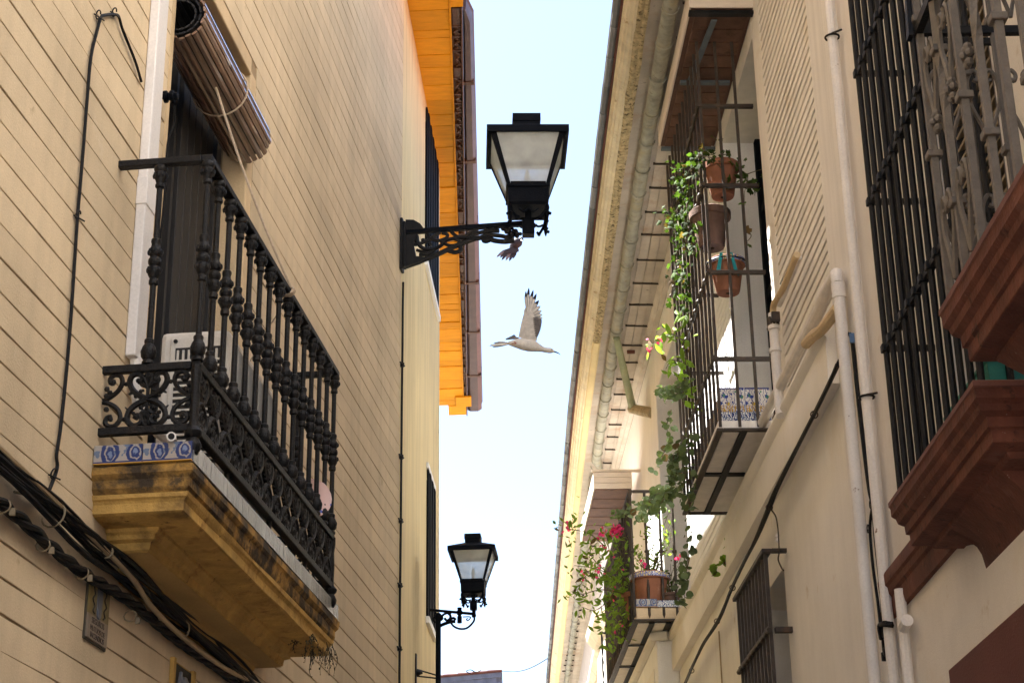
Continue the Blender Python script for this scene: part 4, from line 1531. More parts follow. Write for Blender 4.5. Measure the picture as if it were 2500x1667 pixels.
bd2 = thing('pigeon', b2(1262, 592), 'grey brown bird mostly hidden behind the tip of the lamp bracket, wing hanging below', 'bird')
k2 = 1 / 200.0
g = MB()
g.tube(spline([b2(1246, 604, .1), b2(1256, 598, .02), b2(1266, 590, -.03), b2(1272, 585, -.05)], 4), [.01 + .055 * math.sin(pi * (i + .5) / 13.5) for i in range(13)], 10)
g.ball(b2(1272, 585, -.06), .032, 8)
g.build('body', M['feather_d'], bd2, smooth=80)
g = MB()
g.tube([b2(1273, 586, -.09), b2(1274.5, 588, -.12)], [.008, .002], 5)
g.build('bill', M['bill'], bd2)
g = MB()
g.loft([[b2(1226, 612), b2(1248, 604, -.02), b2(1262, 602), b2(1248, 606, .02)], [b2(1230, 616), b2(1248, 614, -.02), b2(1265, 612), b2(1248, 614, .02)], [b2(1234, 619), b2(1246, 619, -.005), b2(1261, 618), b2(1246, 619, .005)]])
g.build('wing', M['feather_d'], bd2, smooth=60)
for i, ((x0, y0), (x1, y1), w) in enumerate([((1232, 611), (1211, 629), 3.5), ((1235, 614), (1220, 630), 3.5), ((1240, 615), (1224, 636), 3.8), ((1246, 616), (1234, 637), 4), ((1253, 616), (1243, 638), 4.2), ((1260, 612), (1252, 632), 4.2), ((1262, 606), (1265, 616), 4)]):
    dx, dy = x1 - x0, y1 - y0
    ln = math.hypot(dx, dy)
    nx, ny = -dy / ln, dx / ln
    g = MB()
    g.loft([[b2(x0 + dx * t + nx * w * q, y0 + dy * t + ny * w * q, .004 * i), b2(x0 + dx * t, y0 + dy * t, .004 * i - .006), b2(x0 + dx * t - nx * w * q, y0 + dy * t - ny * w * q, .004 * i), b2(x0 + dx * t, y0 + dy * t, .004 * i + .006)]
            for t, q in ((0, .6), (.4, 1), (.75, .7), (1, .05))])
    g.build('flight_feather', M['feather_d' if i % 3 else 'feather_g'], bd2, smooth=60)

# ================================================================== RIGHT SIDE
# ------------------------------------------------------------------ near right house with oxide red trim
nr = thing('red_trimmed_house', R1.P(0, 0, 0), 'cream rendered house with oxide red sills and window cages on the near right', 'building')
HW1 = [(.72, 1.72, 3.74, 6.9), (-1.0, .10, 3.9, 7.0)]
b = MB()
wall_boxes(b, R1, -9, 3.20, 0, 12.6, -.30, 0, HW1)
b.box(R1, -9, 3.60, -8, -.8, 0, 12.6)
b.box(R1, 1.9, 3.20, -.8, -.3, 0, 12.6)
b.box(R1, -9, 1.9, -.8, -.3, 0, 3.5)
b.build('wall', M['rcream'], nr, smooth=0)
b = MB()
b.prof(R1, [(-.29, 0), (-.29, 9.3), (.0, 9.3), (.028, 9.3), (.03, 0)], 3.22, 3.775)
b.prof(R1, [(-.29, 0), (-.29, 9.3), (.012, 9.3), (.012, 0)], 3.14, 3.22)
b.build('pilaster', M['pil'], nr, smooth=0, bevel=.012)
b = MB()
b.prof(R1, [(.0, 3.52), (.022, 3.52), (.030, 3.555), (.030, 3.60), (.042, 3.612), (.046, 3.64), (.056, 3.652), (.058, 3.70), (.052, 3.712), (.0, 3.715)], -9, 3.175, 24, .0015)
b.build('sill_course', M['red'], nr, smooth=30)
b = MB()
b.box(R1, -9, 2.2, .001, .022, 0, 3.085)
b.build('dado', M['reddoor'], nr, smooth=0, bevel=.006)
b = MB()                                   # louvred shutters behind the cages
for (u0, u1, z0, z1) in ((.74, 1.36, 3.76, 6.9),):
    sh = MB()
    sh.box(R1, u0 - .02, u0 + .03, -.05, -.012, z0, z1)
    sh.box(R1, u1 - .05, u1, -.05, -.012, z0, z1)
    sh.box(R1, (u0 + u1) / 2 - .02, (u0 + u1) / 2 + .02, -.05, -.012, z0, z1)
    shutter = sh.build('louvred_shutter', M['slatwood'], nr, smooth=0)
    first = None
    n = int((z1 - z0) / .055)
    for k in range(n):
        if first is None:
            g = MB()
            g.hexa([R1.P(u0 + .03, -.052, z0 + .02), R1.P(u1 - .05, -.052, z0 + .02), R1.P(u1 - .05, -.014, z0 + .002), R1.P(u0 + .03, -.014, z0 + .002),
                    R1.P(u0 + .03, -.050, z0 + .030), R1.P(u1 - .05, -.050, z0 + .030), R1.P(u1 - .05, -.012, z0 + .012), R1.P(u0 + .03, -.012, z0 + .012)])
            first = g.build('louver', M['slatlight'], shutter, smooth=0)
        else:
            inst(first, (0, 0, .055 * k), shutter)
g = MB()
g.box(R1, .72, 1.72, -.29, -.27, 3.74, 6.9)
g.build('window', M['wood_door'], nr, smooth=0)
g = MB()
g.box(R1, -1.0, .10, -.29, -.2, 3.9, 7.0)
g.build('window', M['wood_door'], nr, smooth=0)


def red_cornice(name, u0, u1, wf, zt, label, console, top_m):
    t = thing(name, R1.P((u0 + u1) / 2, 0, zt - .3), label, 'corbel')

    def tier_(nm, m_, prof, ins0=0.0):
        g = MB()
        rings = []
        for (i_, z) in prof:
            rings.append([R1.P(u1 - i_, -.01, z), R1.P(u1 - i_, wf - i_, z), R1.P(u1 - i_ - (u1 - u0 - 2 * i_) * .5, wf - i_ + random.uniform(-.002, .002), z), R1.P(u0 + i_, wf - i_, z), R1.P(u0 + i_, -.01, z)])
        g.loft(rings)
        return g.build(nm, m_, t, smooth=25)
    tier_('cap', top_m, [(.004, zt), (.0, zt - .004), (.0, zt - .022), (.004, zt - .026)])
    tier_('moulding', M['red'], [(.004, zt - .026), (.006, zt - .034), (.006, zt - .062), (.012, zt - .070), (.020, zt - .078), (.026, zt - .10), (.040, zt - .112), (.046, zt - .116), (.048, zt - .15),
                                 (.060, zt - .156), (.062, zt - .198), (.066, zt - .202)])
    tier_('lower_moulding', M['red'], [(.066, zt - .202), (.10, zt - .206), (.125, zt - .214), (.128, zt - .228), (.135, zt - .234)])
    return t


c1 = red_cornice('corbel', .585, 1.975, .252, 3.725, 'oxide red moulded base under the plain black window cage', True, M['redlight'])
g = MB()                                   # console: tapering underside with a scooped far end
arc = [(1.80, 3.49), (1.74, 3.478), (1.68, 3.462), (1.63, 3.432), (1.59, 3.39), (1.565, 3.335)]
rings = []
for (u, z) in arc:
    rings.append([R1.P(u, .0, z), R1.P(u, .105 * max(.18, (z - 3.30) / .19), min(3.492, z + .10)), R1.P(u, .115, 3.492), R1.P(u, 0, 3.492)])
for u in (1.4, 1.1, .85):
    rings.append([R1.P(u, .0, 3.335), R1.P(u, .03, 3.40), R1.P(u, .115, 3.492), R1.P(u, 0, 3.492)])
g.loft(rings)
g.build('console', M['red'], c1, smooth=20)
c2 = red_cornice('corbel', -1.3, .165, .455, 3.80, 'oxide red moulded base at the right edge carrying the ornate grey window cage', True, M['redlight'])
g = MB()
rings = []
for (i_, z) in ((.135, 3.566), (.19, 3.50), (.26, 3.46), (.30, 3.40), (.40, 3.34)):
    w = max(.455 - i_, .02)
    rings.append([R1.P(.165 - i_, -.01, z), R1.P(.165 - i_, w, z), R1.P(-1.3 + i_, w, z), R1.P(-1.3 + i_, -.01, z)])
g.loft(rings)
g.build('console', M['red'], c2, smooth=25)

# plain black cage
k1 = thing('window_cage', R1.P(1.3, .2, 3.73), 'tall black wrought iron window cage of straight bars above the red base', 'window grille')
UA, UB, WC = .64, 1.935, .205
NBK = 12
zr3 = (4.385, 5.07, 5.71, 6.36)
first = None
for k in range(NBK):
    u = UB - (UB - UA) * k / (NBK - 1)
    if first is None:
        g = MB()
        g.tube([R1.P(u, WC, 3.722), R1.P(u, WC, 5.3), R1.P(u, WC, 7.2)], .0135, 8)
        first = g.build('bar', M['iron_r'], k1)
    else:
        inst(first, R1.d * (u - UB), k1)
for u in (UA, UB):
    inst(first, R1.d * (u - UB) - R1.n * .10, k1)
for z in zr3:
    g = MB()
    g.cbox((R1.P(UA, WC, z) + R1.P(UB + .02, WC, z)) / 2, (UB + .02 - UA) / 2, .008, .013, R1.d, R1.n)
    g.build('cross_bar', M['iron_r'], k1, smooth=0)
    for ue in (UA, UB):
        g = MB()
        g.cbox(R1.P(ue, WC / 2, z), .008, WC / 2, .013, R1.d, R1.n)
        g.build('end_bar', M['iron_r'], k1, smooth=0)
    g = MB()
    for k in range(NBK):
        u = UB - (UB - UA) * k / (NBK - 1)
        g.cbox(R1.P(u, WC + .002, z), .019, .019, .017, R1.d, R1.n)
    tag(g.build('collar', M['iron_r'], k1, smooth=0, bevel=.004), kind='stuff')
pt = thing('planter', R1.P(.9, .1, 3.73), 'teal green plastic planter box inside the black window cage', 'planter')
g = MB()
rings = [[R1.P(.655 - e, .03 - e, z), R1.P(1.25 + e, .03 - e, z), R1.P(1.25 + e, .175 + e, z), R1.P(.655 - e, .175 + e, z)] for e, z in ((-.008, 3.728), (0, 3.80), (.0, 3.815), (.008, 3.816), (.008, 3.832), (-.004, 3.832), (-.006, 3.80))]
g.loft(rings)
g.build('box', M['teal'], pt, smooth=0, bevel=.004)

# ornate grey-brown cage
k2_ = thing('window_cage', R1.P(-.5, .3, 3.8), 'ornate grey brown iron window cage with twisted bars and scrolls at the right edge', 'window grille')
UF, WN = .135, .42
ZC0, ZC1 = 3.80, 5.75


def ornate_bar(p, dx, dy, z0, z1, tw=()):
    """square bar with twisted lengths and collars"""
    g = MB()
    n = 64
    pts, ang, a = [], [], 0.0
    rings = []
    for k in range(n + 1):
        z = z0 + (z1 - z0) * k / n
        for (c, h) in tw:
            if abs(z - c) < h:
                a += pi / 10
        h = .0125
        rings.append([p + Vector((0, 0, z)) + (dx * math.cos(a + q) + dy * math.sin(a + q)) * h * 1.35 for q in (pi / 4, 3 * pi / 4, 5 * pi / 4, 7 * pi / 4)])
    g.loft(rings)
    return g


bars = []
for k in range(4):                         # far end, square to the wall
    bars.append((R1.P(UF, WN - .125 * k, 0), ((4.25, .10), (5.0, .10)) if k % 2 else ()))
for k in range(1, 7):                      # street front
    bars.append((R1.P(UF - .20 * k, WN, 0), ((4.5, .10),) if k % 2 else ()))
for (p, tw) in bars:
    ornate_bar(p, R1.d, R1.n, ZC0, ZC1, tw).build('bar', M['iron_grey'], k2_, smooth=0, bevel=.002)
for (p, tw) in bars:
    g = MB()
    for z in ((4.05, 4.62, 5.15) if tw else (4.33, 4.84, 5.4)):
        zz = z + random.uniform(-.03, .03)
        g.cbox(p + Vector((0, 0, zz)), .024, .024, .012, R1.d, R1.n)
    tag(g.build('collar', M['iron_grey'], k2_, smooth=0, bevel=.004), kind='stuff')
for z in (4.80,):
    g = MB()
    g.box(R1, UF - .012, UF + .012, -.01, WN - .0, z - .014, z + .014)
    g.build('end_rail', M['iron_r'], k2_, smooth=0)
    g = MB()
    g.box(R1, UF - 1.35, UF + .016, WN - .008, WN + .018, z - .016, z + .016)
    g.build('front_rail', M['iron_r'], k2_, smooth=0)


def scroll2(f, pts, r=.0075):
    g = MB()
    g.tube(spline([f(s_, t) for s_, t in pts], 4), r, 5, ang0=.5)
    return g


for k in range(3):                         # lyre scrolls between the end bars
    for zc_ in (4.10, 4.56, 5.05):
        f = lambda s_, t, k=k, zc_=zc_: R1.P(UF - .004, WN - .0625 - .125 * k + s_, zc_ + t)
        for sg in (-1, 1):
            scroll2(f, [(0, -.20), (sg * .02, -.12), (sg * .048, -.04), (sg * .05, .04), (sg * .03, .085), (sg * .012, .07), (sg * .018, .045), (sg * .03, .05)]).build('scroll', M['iron_grey'], k2_)
for k in range(2):
    for zc_ in (4.05, 4.6, 5.1):
        f = lambda s_, t, k=k, zc_=zc_: R1.P(UF - .10 - .20 * k + s_, WN + .004, zc_ + t)
        for sg in (-1, 1):
            scroll2(f, [(0, -.2), (sg * .03, -.10), (sg * .06, -.02), (sg * .055, .06), (sg * .03, .09), (sg * .012, .07), (sg * .02, .04), (sg * .034, .05)], .009).build('scroll', M['iron_grey'], k2_)
for k in range(3):
    g = MB()
    c = R1.P(UF - .10 - .20 * k, WN + .006, 4.40)
    for q in range(6):
        a = pi / 3 * q
        g.ball(c + R1.d * .024 * math.cos(a) + Vector((0, 0, .03 * math.sin(a))), .014, 5)
    g.ball(c + R1.n * .012, .014, 5)
    g.build('rosette', M['iron_grey'], k2_)
g = MB()                                   # flat stays leaning out from the wall to the cage
g.tube([R1.P(UF + .02, WN + .02, 5.05), R1.P(UF + .01, WN + .03, 4.78)], [.012, .03], 4, ang0=pi / 4, flat=.4)
g.build('leaf_stay', M['iron_r'], k2_, smooth=0)

# ------------------------------------------------------------------ pipes and cables on the right pilaster
dn = thing('downpipe', R1.P(3.06, .05, 3), 'slim white painted downpipe beside the black window cage', 'pipe')
g = MB()
g.tube([R1.P(3.06, .052, z) for z in (0, 3.6, 5.2, 6.60)], .0265, 10)
g.tube([R1.P(3.06, .052, z) for z in (6.60, 6.9, 9.3)], .024, 10)
g.build('tube', M['pipewhite'], dn)
for z in (4.585, 6.60):
    g = MB()
    g.tube([R1.P(3.06 + .036 * math.cos(a), .052 + .036 * math.sin(a), z) for a in [2 * pi * k / 14 for k in range(15)]], .006, 5)
    g.tube([R1.P(3.02, .06, z), R1.P(2.97, .02, z - .01)], .006, 5)
    g.build('clamp', M['iron_r'], dn)
wp = thing('waste_pipe', R1.P(3.62, .07, 3), 'stout white waste pipe with elbow running down the peeling pilaster', 'pipe')
uw_, _ = R1.sight(2052, 760, .085)
g = MB()
g.tube([R1.P(uw_, .085, 0), R1.P(uw_, .085, 3.4), R1.P(uw_, .085, 4.9), R1.P(uw_, .085, 5.30)], .031, 12)
g.build('tube', M['pipewhite'], wp)
g = MB()
g.tube([R1.P(uw_, .085, 5.22), R1.P(uw_, .085, 5.30)], .037, 12)
g.build('socket', M['pipewhite'], wp)
pe = [R1.P(uw_, .085, 5.30), R1.P(uw_ + .012, .085, 5.345), R1.P(uw_ + .05, .082, 5.37)]
g = MB()
g.tube(spline(pe + [R2.P(.62, .085, 5.37), R2.P(.75, .08, 5.375)], 4), .033, 12)
g.build('elbow', M['pipewhite'], wp)
g = MB()
g.tube(spline([R2.P(u, .075, z) for u, z in ((.70, 5.372), (1.0, 5.378), (1.6, 5.39), (2.3, 5.40), (2.95, 5.405))], 4), .031, 10)
g.build('wall_run', M['pipewhite'], wp)
g = MB()
g.tube(spline([R1.P(uw_ + .03, .088, 5.18), R2.P(.68, .10, 5.20), R2.P(.85, .11, 5.235), R2.P(1.05, .11, 5.27)], 4), .031, 10)
g.build('branch', M['pipebeige'], wp)
bc = thing('pilaster_cable', R1.P(3.45, .05, 4), 'two black cables hanging from a hook down the white pilaster', 'cable')
g = MB()
g.tube(spline([R1.P(*(lambda q: (q[0], .06, q[1]))(L) ) for L in [R1.sight(x, y, .06) for x, y in ((2075, 815), (2082, 840), (2093, 950), (2108, 1080), (2122, 1190), (2132, 1240), (2140, 1330), (2152, 1440), (2158, 1530))]], 4), .011, 6)
g.build('cable', M['cable'], bc)
g = MB()
g.tube(spline([R1.P(*(lambda q: (q[0], .058, q[1]))(L)) for L in [R1.sight(x, y, .058) for x, y in ((2130, 1232), (2124, 1290), (2131, 1380), (2142, 1460), (2150, 1530))]], 4), .007, 6)
g.build('thin_cable', M['cable'], bc)
for (x, y) in ((2074, 818), (2130, 1230), (2124, 1290)):
    u, z = R1.sight(x, y, .05)
    g = MB()
    g.tube([R1.P(u + .02 * math.cos(a), .06, z + .02 * math.sin(a)) for a in [2 * pi * k / 12 for k in range(13)]], .003, 5)
    g.tube([R1.P(u - .03, .06, z - .008), R1.P(u + .03, .055, z)], .003, 5)
    g.build('wire_hook', M['iron_r'], bc)
g = MB()
u, z = R1.sight(2080, 825, .07)
g.cbox(R1.P(u, .07, z), .006, .012, .025, R1.d, R1.n)
g.build('blue_tape', mat('blue_tape', (.10, .18, .32), .1, 9, .5), bc, smooth=0)
jb = thing('cable_junction', R1.P(3.36, .06, 3.45), 'clump of black cable clamps on the pilaster below the red sill', 'junction')
u, z = R1.sight(2160, 1545, .06)
for (du, dz, s_, t_) in ((0, .02, .05, .02), (-.03, .0, .02, .04), (.02, -.06, .016, .05), (-.02, -.09, .018, .03), (.04, -.10, .016, .03), (-.06, .035, .04, .012), (-.10, .02, .03, .014)):
    g = MB()
    g.cbox(R1.P(u + du, .055 + .01 * random.random(), z + dz), s_ * .6, .018, t_ * .7, (R1.d + Vector((0, 0, .15))).normalized(), R1.n)
    g.build('clamp', M['cable'], jb, smooth=0, bevel=.004)
g = MB()
g.tube(spline([R1.P(u + .03, .07, z - .02), R1.P(u - .02, .085, z + .03), R1.P(u - .09, .08, z + .02), R1.P(u - .13, .05, z + .005)], 4), .012, 6)
g.build('loop', M['cable'], jb)
g = MB()
u2_, z2_ = R1.sight(2212, 1522, .05)
g.tube([R1.P(u2_ + .06, .05, z2_ + .0), R1.P(u2_ - .03, .05, z2_ + .01)], .028, 10)
g.build('sleeve', M['pipewhite'], jb)
lp = thing('lower_pipe', R1.P(2.98, .05, 0), 'thin white pipe rising to the end of the red sill course', 'pipe')
g = MB()
u3, z3 = R1.sight(2190, 1430, .05)
g.tube([R1.P(u3, .04, 0), R1.P(u3, .04, 3.0), R1.P(u3, .04, 3.58)], .025, 10)
g.build('tube', M['pipewhite'], lp)

# ------------------------------------------------------------------ next right house
n3 = thing('white_house', R2.P(0, 0, 0), 'white house with scored upper wall and caged balconies on the right', 'building')
ZW = 8.50
HW = [(2.47, 3.95, 5.48, 8.10), (7.0, 8.80, 5.45, 7.90), (2.74, 3.86, 2.4, 4.47)]
b = MB()
wall_boxes(b, R2, .74, 16, 0, 5.30, -.32, 0, HW)
b.build('lower_wall', M['r2low'], n3, smooth=0)
b = MB()
wall_boxes(b, R2, .74, 16, 5.30, ZW, -.32, -.012, HW)
b.box(R2, .74, 16, -8, -1.4, 0, ZW)
for (a, c) in ((.74, 2.3), (4.1, 6.8), (9.0, 16)):
    b.box(R2, a, c, -1.4, -.32, 0, ZW)
b.box(R2, 2.3, 9.0, -1.4, -.32, 8.2, ZW)
b.box(R2, 2.3, 9.0, -1.4, -.32, 4.6, 5.4)
b.build('wall', M['joint_r'], n3, smooth=0)
PT, PZ = .068, 5.312
planks(R2, 'plank', M['siding'], n3, [(.76, 2.20, PZ, PZ + PT * 46)], PT, .011, .018, 6)
planks(R2, 'plank', M['lime_and_sun'], n3, [(4.08, 6.90, PZ, PZ + PT * 46)], PT, .011, .007, 4)  # same scored wall in a whiter colour, painted as if sunlit
g = MB()
g.box(R2, 2.205, 2.474, -.31, .001, 5.312, 8.44)
g.build('door_surround', M['siding'], n3, smooth=0, bevel=.01)
g = MB()
g.box(R2, 2.475, 3.945, -.31, .001, 8.095, 8.44)
g.build('door_head', M['siding'], n3, smooth=0)
g = MB()
for (a, c, z0, z1) in ((3.946, 4.075, 5.312, 8.44), (6.905, 7.004, 5.312, 8.44), (8.796, 16, 5.312, 8.44), (7.005, 8.795, 7.895, 8.44)):
    g = MB()
    g.box(R2, a, c, -.31, .001, z0, z1)
    g.build('sun_white_wall', M['lime_and_sun'], n3, smooth=0, bevel=.01)  # whiter colour stands in for sunlight on this stretch
g = MB()
g.prof(R2, [(-.0, 4.935), (.062, 4.935), (.066, 4.95), (.066, 5.16), (.058, 5.175), (.058, 5.20), (.085, 5.225), (.092, 5.25), (.085, 5.28), (.06, 5.30), (.02, 5.312), (.0, 5.312)], .78, 16, 30, .002)
g.build('string_course', M['r2low'], n3, smooth=30)
g = MB()
g.box(R2, 8.02, 11.0, .001, .20, 4.55, 5.215)
g.build('pier', M['lime_and_sun'], n3, smooth=0, bevel=.015)
g = MB()
g.tube([R2.P(7.95, .10, 5.24), R2.P(8.0, .22, 5.245), R2.P(11.2, .22, 5.245)], .045, 10)
g.build('pier_moulding', M['r2low'], n3)
g = MB()
g.box(R2, 8.25, 10.4, .2, .208, 4.62, 5.0)
g.build('panel', M['r2low'], n3, smooth=0)
# doors in the openings
for (u0, u1, z0, z1, ww) in ((2.47, 3.95, 5.48, 8.1, -.24), (7.0, 8.8, 5.45, 7.9, -.30)):
    g = MB()
    g.box(R2, u0, u1, ww - .06, ww - .05, z0, z1)
    dr = g.build('door', M['glass_dark'], n3, smooth=0)
    g = MB()
    for q in (u0, (u0 + u1) / 2 - .04, u1 - .07):
        g.box(R2, q, q + .08, ww - .05, ww, z0, z1)
    g.build('frame', M['blackpaint'], dr, smooth=0, bevel=.004)
    g = MB()
    for q in (.24, .5, .76):
        g.box(R2, u0 + .08, u1 - .07, ww - .045, ww - .01, z0 + (z1 - z0) * q, z0 + (z1 - z0) * q + .06)
    g.build('rail', M['blackpaint'], dr, smooth=0)
g = MB()
g.box(R2, 2.74, 3.86, -.30, -.28, 2.4, 4.47)
g.build('window', M['wood_door'], n3, smooth=0)

for (z0, z1) in ((5.6, 6.0), (6.05, 6.7), (6.8, 7.5), (7.55, 8.3)):   # crack along the pilaster
    g = MB()
    n = 14
    g.tube([R2.P(.755 + random.uniform(-.006, .006), .003, z0 + (z1 - z0) * k / n) for k in range(n + 1)], [random.uniform(.002, .0055) for k in range(n + 1)], 5)
    g.build('crack', M['cable'], n3)

# lower window grille
lg = thing('window_grille', R2.P(3.2, .12, 2.5), 'rusty dark iron grille over the ground floor window below the cables', 'window grille')
first = None
WGR = .125
for k in range(10):
    u = 2.655 + 1.13 * k / 9
    if first is None:
        g = MB()
        g.tube([R2.P(u, WGR, 2.3), R2.P(u, WGR, 4.53)], .0165, 4, ang0=pi / 4)
        first = g.build('bar', M['iron_brown'], lg, smooth=0)
        u00 = u
    else:
        inst(first, R2.d * (u - u00), lg)
g = MB()
g.box(R2, 2.60, 3.84, WGR - .03, WGR + .03, 4.525, 4.55)
g.build('top_bar', M['iron_brown'], lg, smooth=0, bevel=.004)
g = MB()
g.box(R2, 2.60, 2.64, -.01, WGR - .031, 4.527, 4.552)
g.build('wall_tie', M['iron_brown'], lg, smooth=0, bevel=.004)
g = MB()
g.box(R2, 2.60, 2.64, -.01, WGR - .02, 4.03, 4.065)
g.build('wall_tie', M['iron_brown'], lg, smooth=0, bevel=.004)
g = MB()
g.tube([R2.P(2.60 + 1.24 * k / 40, WGR + .016, 4.05 + (.006 if k % 2 else -.006)) for k in range(41)], [.013 + .005 * (k % 4 < 2) for k in range(41)], 6)
g.build('cross_bar', M['iron_brown'], lg)

# cables along the string course
sc_ = thing('wall_cable', R2.P(2, .07, 4.9), 'black cables clipped under the string course of the white house', 'cable')
pts0 = [(2052, 880), (2030, 930), (1990, 1012), (1950, 1088), (1900, 1188), (1880, 1238), (1850, 1310), (1820, 1370), (1792, 1430), (1778, 1462), (1762, 1500), (1745, 1530), (1720, 1568), (1700, 1610), (1685, 1645), (1665, 1690)]
for i in range(3):
    g = MB()
    p_ = []
    for j, (x, y) in enumerate(pts0):
        u, z = R2.sight(x + (i - 1) * 3 * (.5 + .5 * math.sin(j)), y, .075)
        p_.append(R2.P(u, .075 + .012 * i, z - .01 * i))
    g.tube(spline(p_, 4), (.012, .009, .008)[i], 6)
    g.build('cable', M['cable'], sc_)
for (x, y) in ((1990, 1012), (1880, 1238), (1790, 1434), (1752, 1516), (1690, 1636)):
    u, z = R2.sight(x, y, .08)
    g = MB()
    g.tube([R2.P(u, .085 + .020 * math.cos(a), z + .020 * math.sin(a)) for a in [2 * pi * k / 12 for k in range(13)]], .004, 5)
    g.build('clip', M['iron_brown'], sc_)
hw_ = thing('tension_wire', R2.P(2.7, .05, 4.7), 'short anchor wire with ceramic insulator dropping to the lower grille', 'wire')
g = MB()
g.tube(spline([R2.P(*(lambda q: (q[0], .06, q[1]))(R2.sight(x, y, .06))) for x, y in ((1884, 1245), (1893, 1258), (1897, 1275), (1900, 1300), (1902, 1345), (1900, 1365), (1908, 1385), (1913, 1392))], 4), .005, 5)
g.build('strand', M['iron_brown'], hw_)
g = MB()
u, z = R2.sight(1899, 1312, .06)
g.lathe(R2.P(u, .06, z - .03), [(.008, 0), (.016, .01), (.010, .025), (.018, .035), (.008, .055)], 8)
g.build('insulator', M['pipewhite'], hw_)
tl = thing('telephone_line', R2.P(6, .04, 4.5), 'thin line dropping straight down the pale wall from the cables', 'wire')
g = MB()
u, z = R2.sight(1755, 1540, .01)
g.tube([R2.P(u, .01, z), R2.P(u, .01, 2)], .006, 5)
g.build('strand', M['conduit'], tl)

# gas pipe beside the upper cage
gp = thing('gas_pipe', R2.P(2.3, .08, 5.5), 'beige painted gas pipe with a stopcock beside the caged balcony', 'pipe')
WPi = .085
pp = [R2.P(*(lambda q: (q[0], WPi, q[1]))(R2.sight(x, y, WPi))) for x, y in ((1946, 622), (1938, 640), (1925, 672), (1912, 705), (1897, 730), (1889, 745), (1887, 770))]
g = MB()
g.tube(spline(pp, 4), .020, 10)
g.build('upper_tube', M['pipebeige'], gp)
pp = [R2.P(*(lambda q: (q[0], WPi, q[1]))(R2.sight(x, y, WPi))) for x, y in ((1887, 765), (1890, 810), (1896, 900), (1904, 1000), (1907, 1015))]
g = MB()
g.tube(pp, .030, 10)
g.build('lower_tube', M['pipewhite'], gp)
g = MB()
u, z = R2.sight(1888, 788, WPi)
g.lathe(R2.P(u, WPi, z - .03), [(.03, 0), (.038, .01), (.038, .06), (.03, .07)], 8)
g.tube([R2.P(u - .09, WPi, z), R2.P(u + .10, WPi + .01, z)], .016, 8)
g.cbox(R2.P(u - .085, WPi, z + .004), .012, .025, .03, R2.d, R2.n)
g.build('stopcock', M['iron_brown'], gp)
for (x, y) in ((1893, 855), (1890, 800)):
    g = MB()
    u, z = R2.sight(x, y, WPi)
    g.lathe(R2.P(u, WPi, z - .015), [(.032, 0), (.039, .004), (.039, .024), (.032, .03)], 10)
    g.build('coupling', M['pipewhite'], gp)
g = MB()
g.tube([R2.P(*(lambda q: (q[0], WPi - .02, q[1]))(R2.sight(x, y, WPi - .02))) for x, y in ((1952, 628), (1935, 668), (1915, 720), (1903, 745))], .015, 8)
g.build('second_tube', M['pipewhite'], gp)

# ------------------------------------------------------------------ right eave: tiles, mouldings, gutter, soffit
def sw(u):                                 # outer line of the eave, out from the white house wall
    k = [(-1.5, .975), (2.7, .893), (4.85, .857), (11.3, .709), (25.6, .256), (40, -.25)]
    for (a, p), (c, q) in zip(k, k[1:]):
        if u <= c:
            return p + (q - p) * (u - a) / (c - a)
    return k[-1][1]


ZE = 8.50
re = thing('tiled_eave', R2.P(8, .5, ZE), 'cream moulded eave with grey tile edge and old zinc gutter along the white house', 'eave')


def eprof(name, m_, poly, u0, u1, steps=24, jit=.002, smooth=30):
    g = MB()
    rings = []
    for k in range(steps + 1):
        u = u0 + (u1 - u0) * k / steps
        rings.append([R2.P(u, sw(u) - d + random.uniform(-jit, jit), z + random.uniform(-jit, jit)) for d, z in poly])
    g.loft(rings)
    return g.build(name, m_, re, smooth=smooth)


UE0, UE1 = -.6, 33.0
u = UE0
k = 0
while u < UE1:                             # ends of the roof tiles
    ln = .42
    g = MB()
    a, c = R2.P(u, sw(u) - .025, ZE + .15 + random.uniform(-.006, .006)), R2.P(u + ln + .03, sw(u + ln) - .025, ZE + .155)
    g.tube([a, a.lerp(c, .94), c], [.036, .034, .033], 8)
    g.build('tile', M['tile_edge'], re)
    u += ln
    k += 1
eprof('tile_bed', M['ridge'], [(.045, ZE + .155), (.06, ZE + .155), (.06, ZE + .10), (.045, ZE + .10)], UE0, UE1)
eprof('fascia', M['eave_cream'], [(.058, ZE + .16), (.064, ZE + .085), (.078, ZE + .08), (.085, ZE + .045), (.10, ZE + .04), (.105, ZE + .022), (.13, ZE + .018), (.138, ZE + .004), (.16, ZE + .002), (.16, ZE + .16)], UE0, UE1)
eprof('cove', M['eave_dirty'], [(.155, ZE + .001), (.175, ZE - .010), (.20, ZE - .006), (.215, ZE - .016), (.235, ZE - .014), (.235, ZE + .05), (.155, ZE + .05)], UE0, 8.9, 40, .005)
eprof('cove', M['eave_yellow'], [(.155, ZE + .001), (.165, ZE - .012), (.22, ZE - .022), (.235, ZE - .012), (.235, ZE + .05), (.155, ZE + .05)], 8.9, UE1)
eprof('soffit', M['soffit_r'], [(.235, ZE + .0), (.30, ZE + .004), (.50, ZE + .004), (1.05, ZE + .004), (1.05, ZE + .09), (.235, ZE + .09)], UE0, UE1, 24, .001)
GC, GR = .37, .056


def gpt(u, a, r=GR):
    return R2.P(u, sw(u) - GC + r * math.cos(a), ZE - .045 + r * math.sin(a))


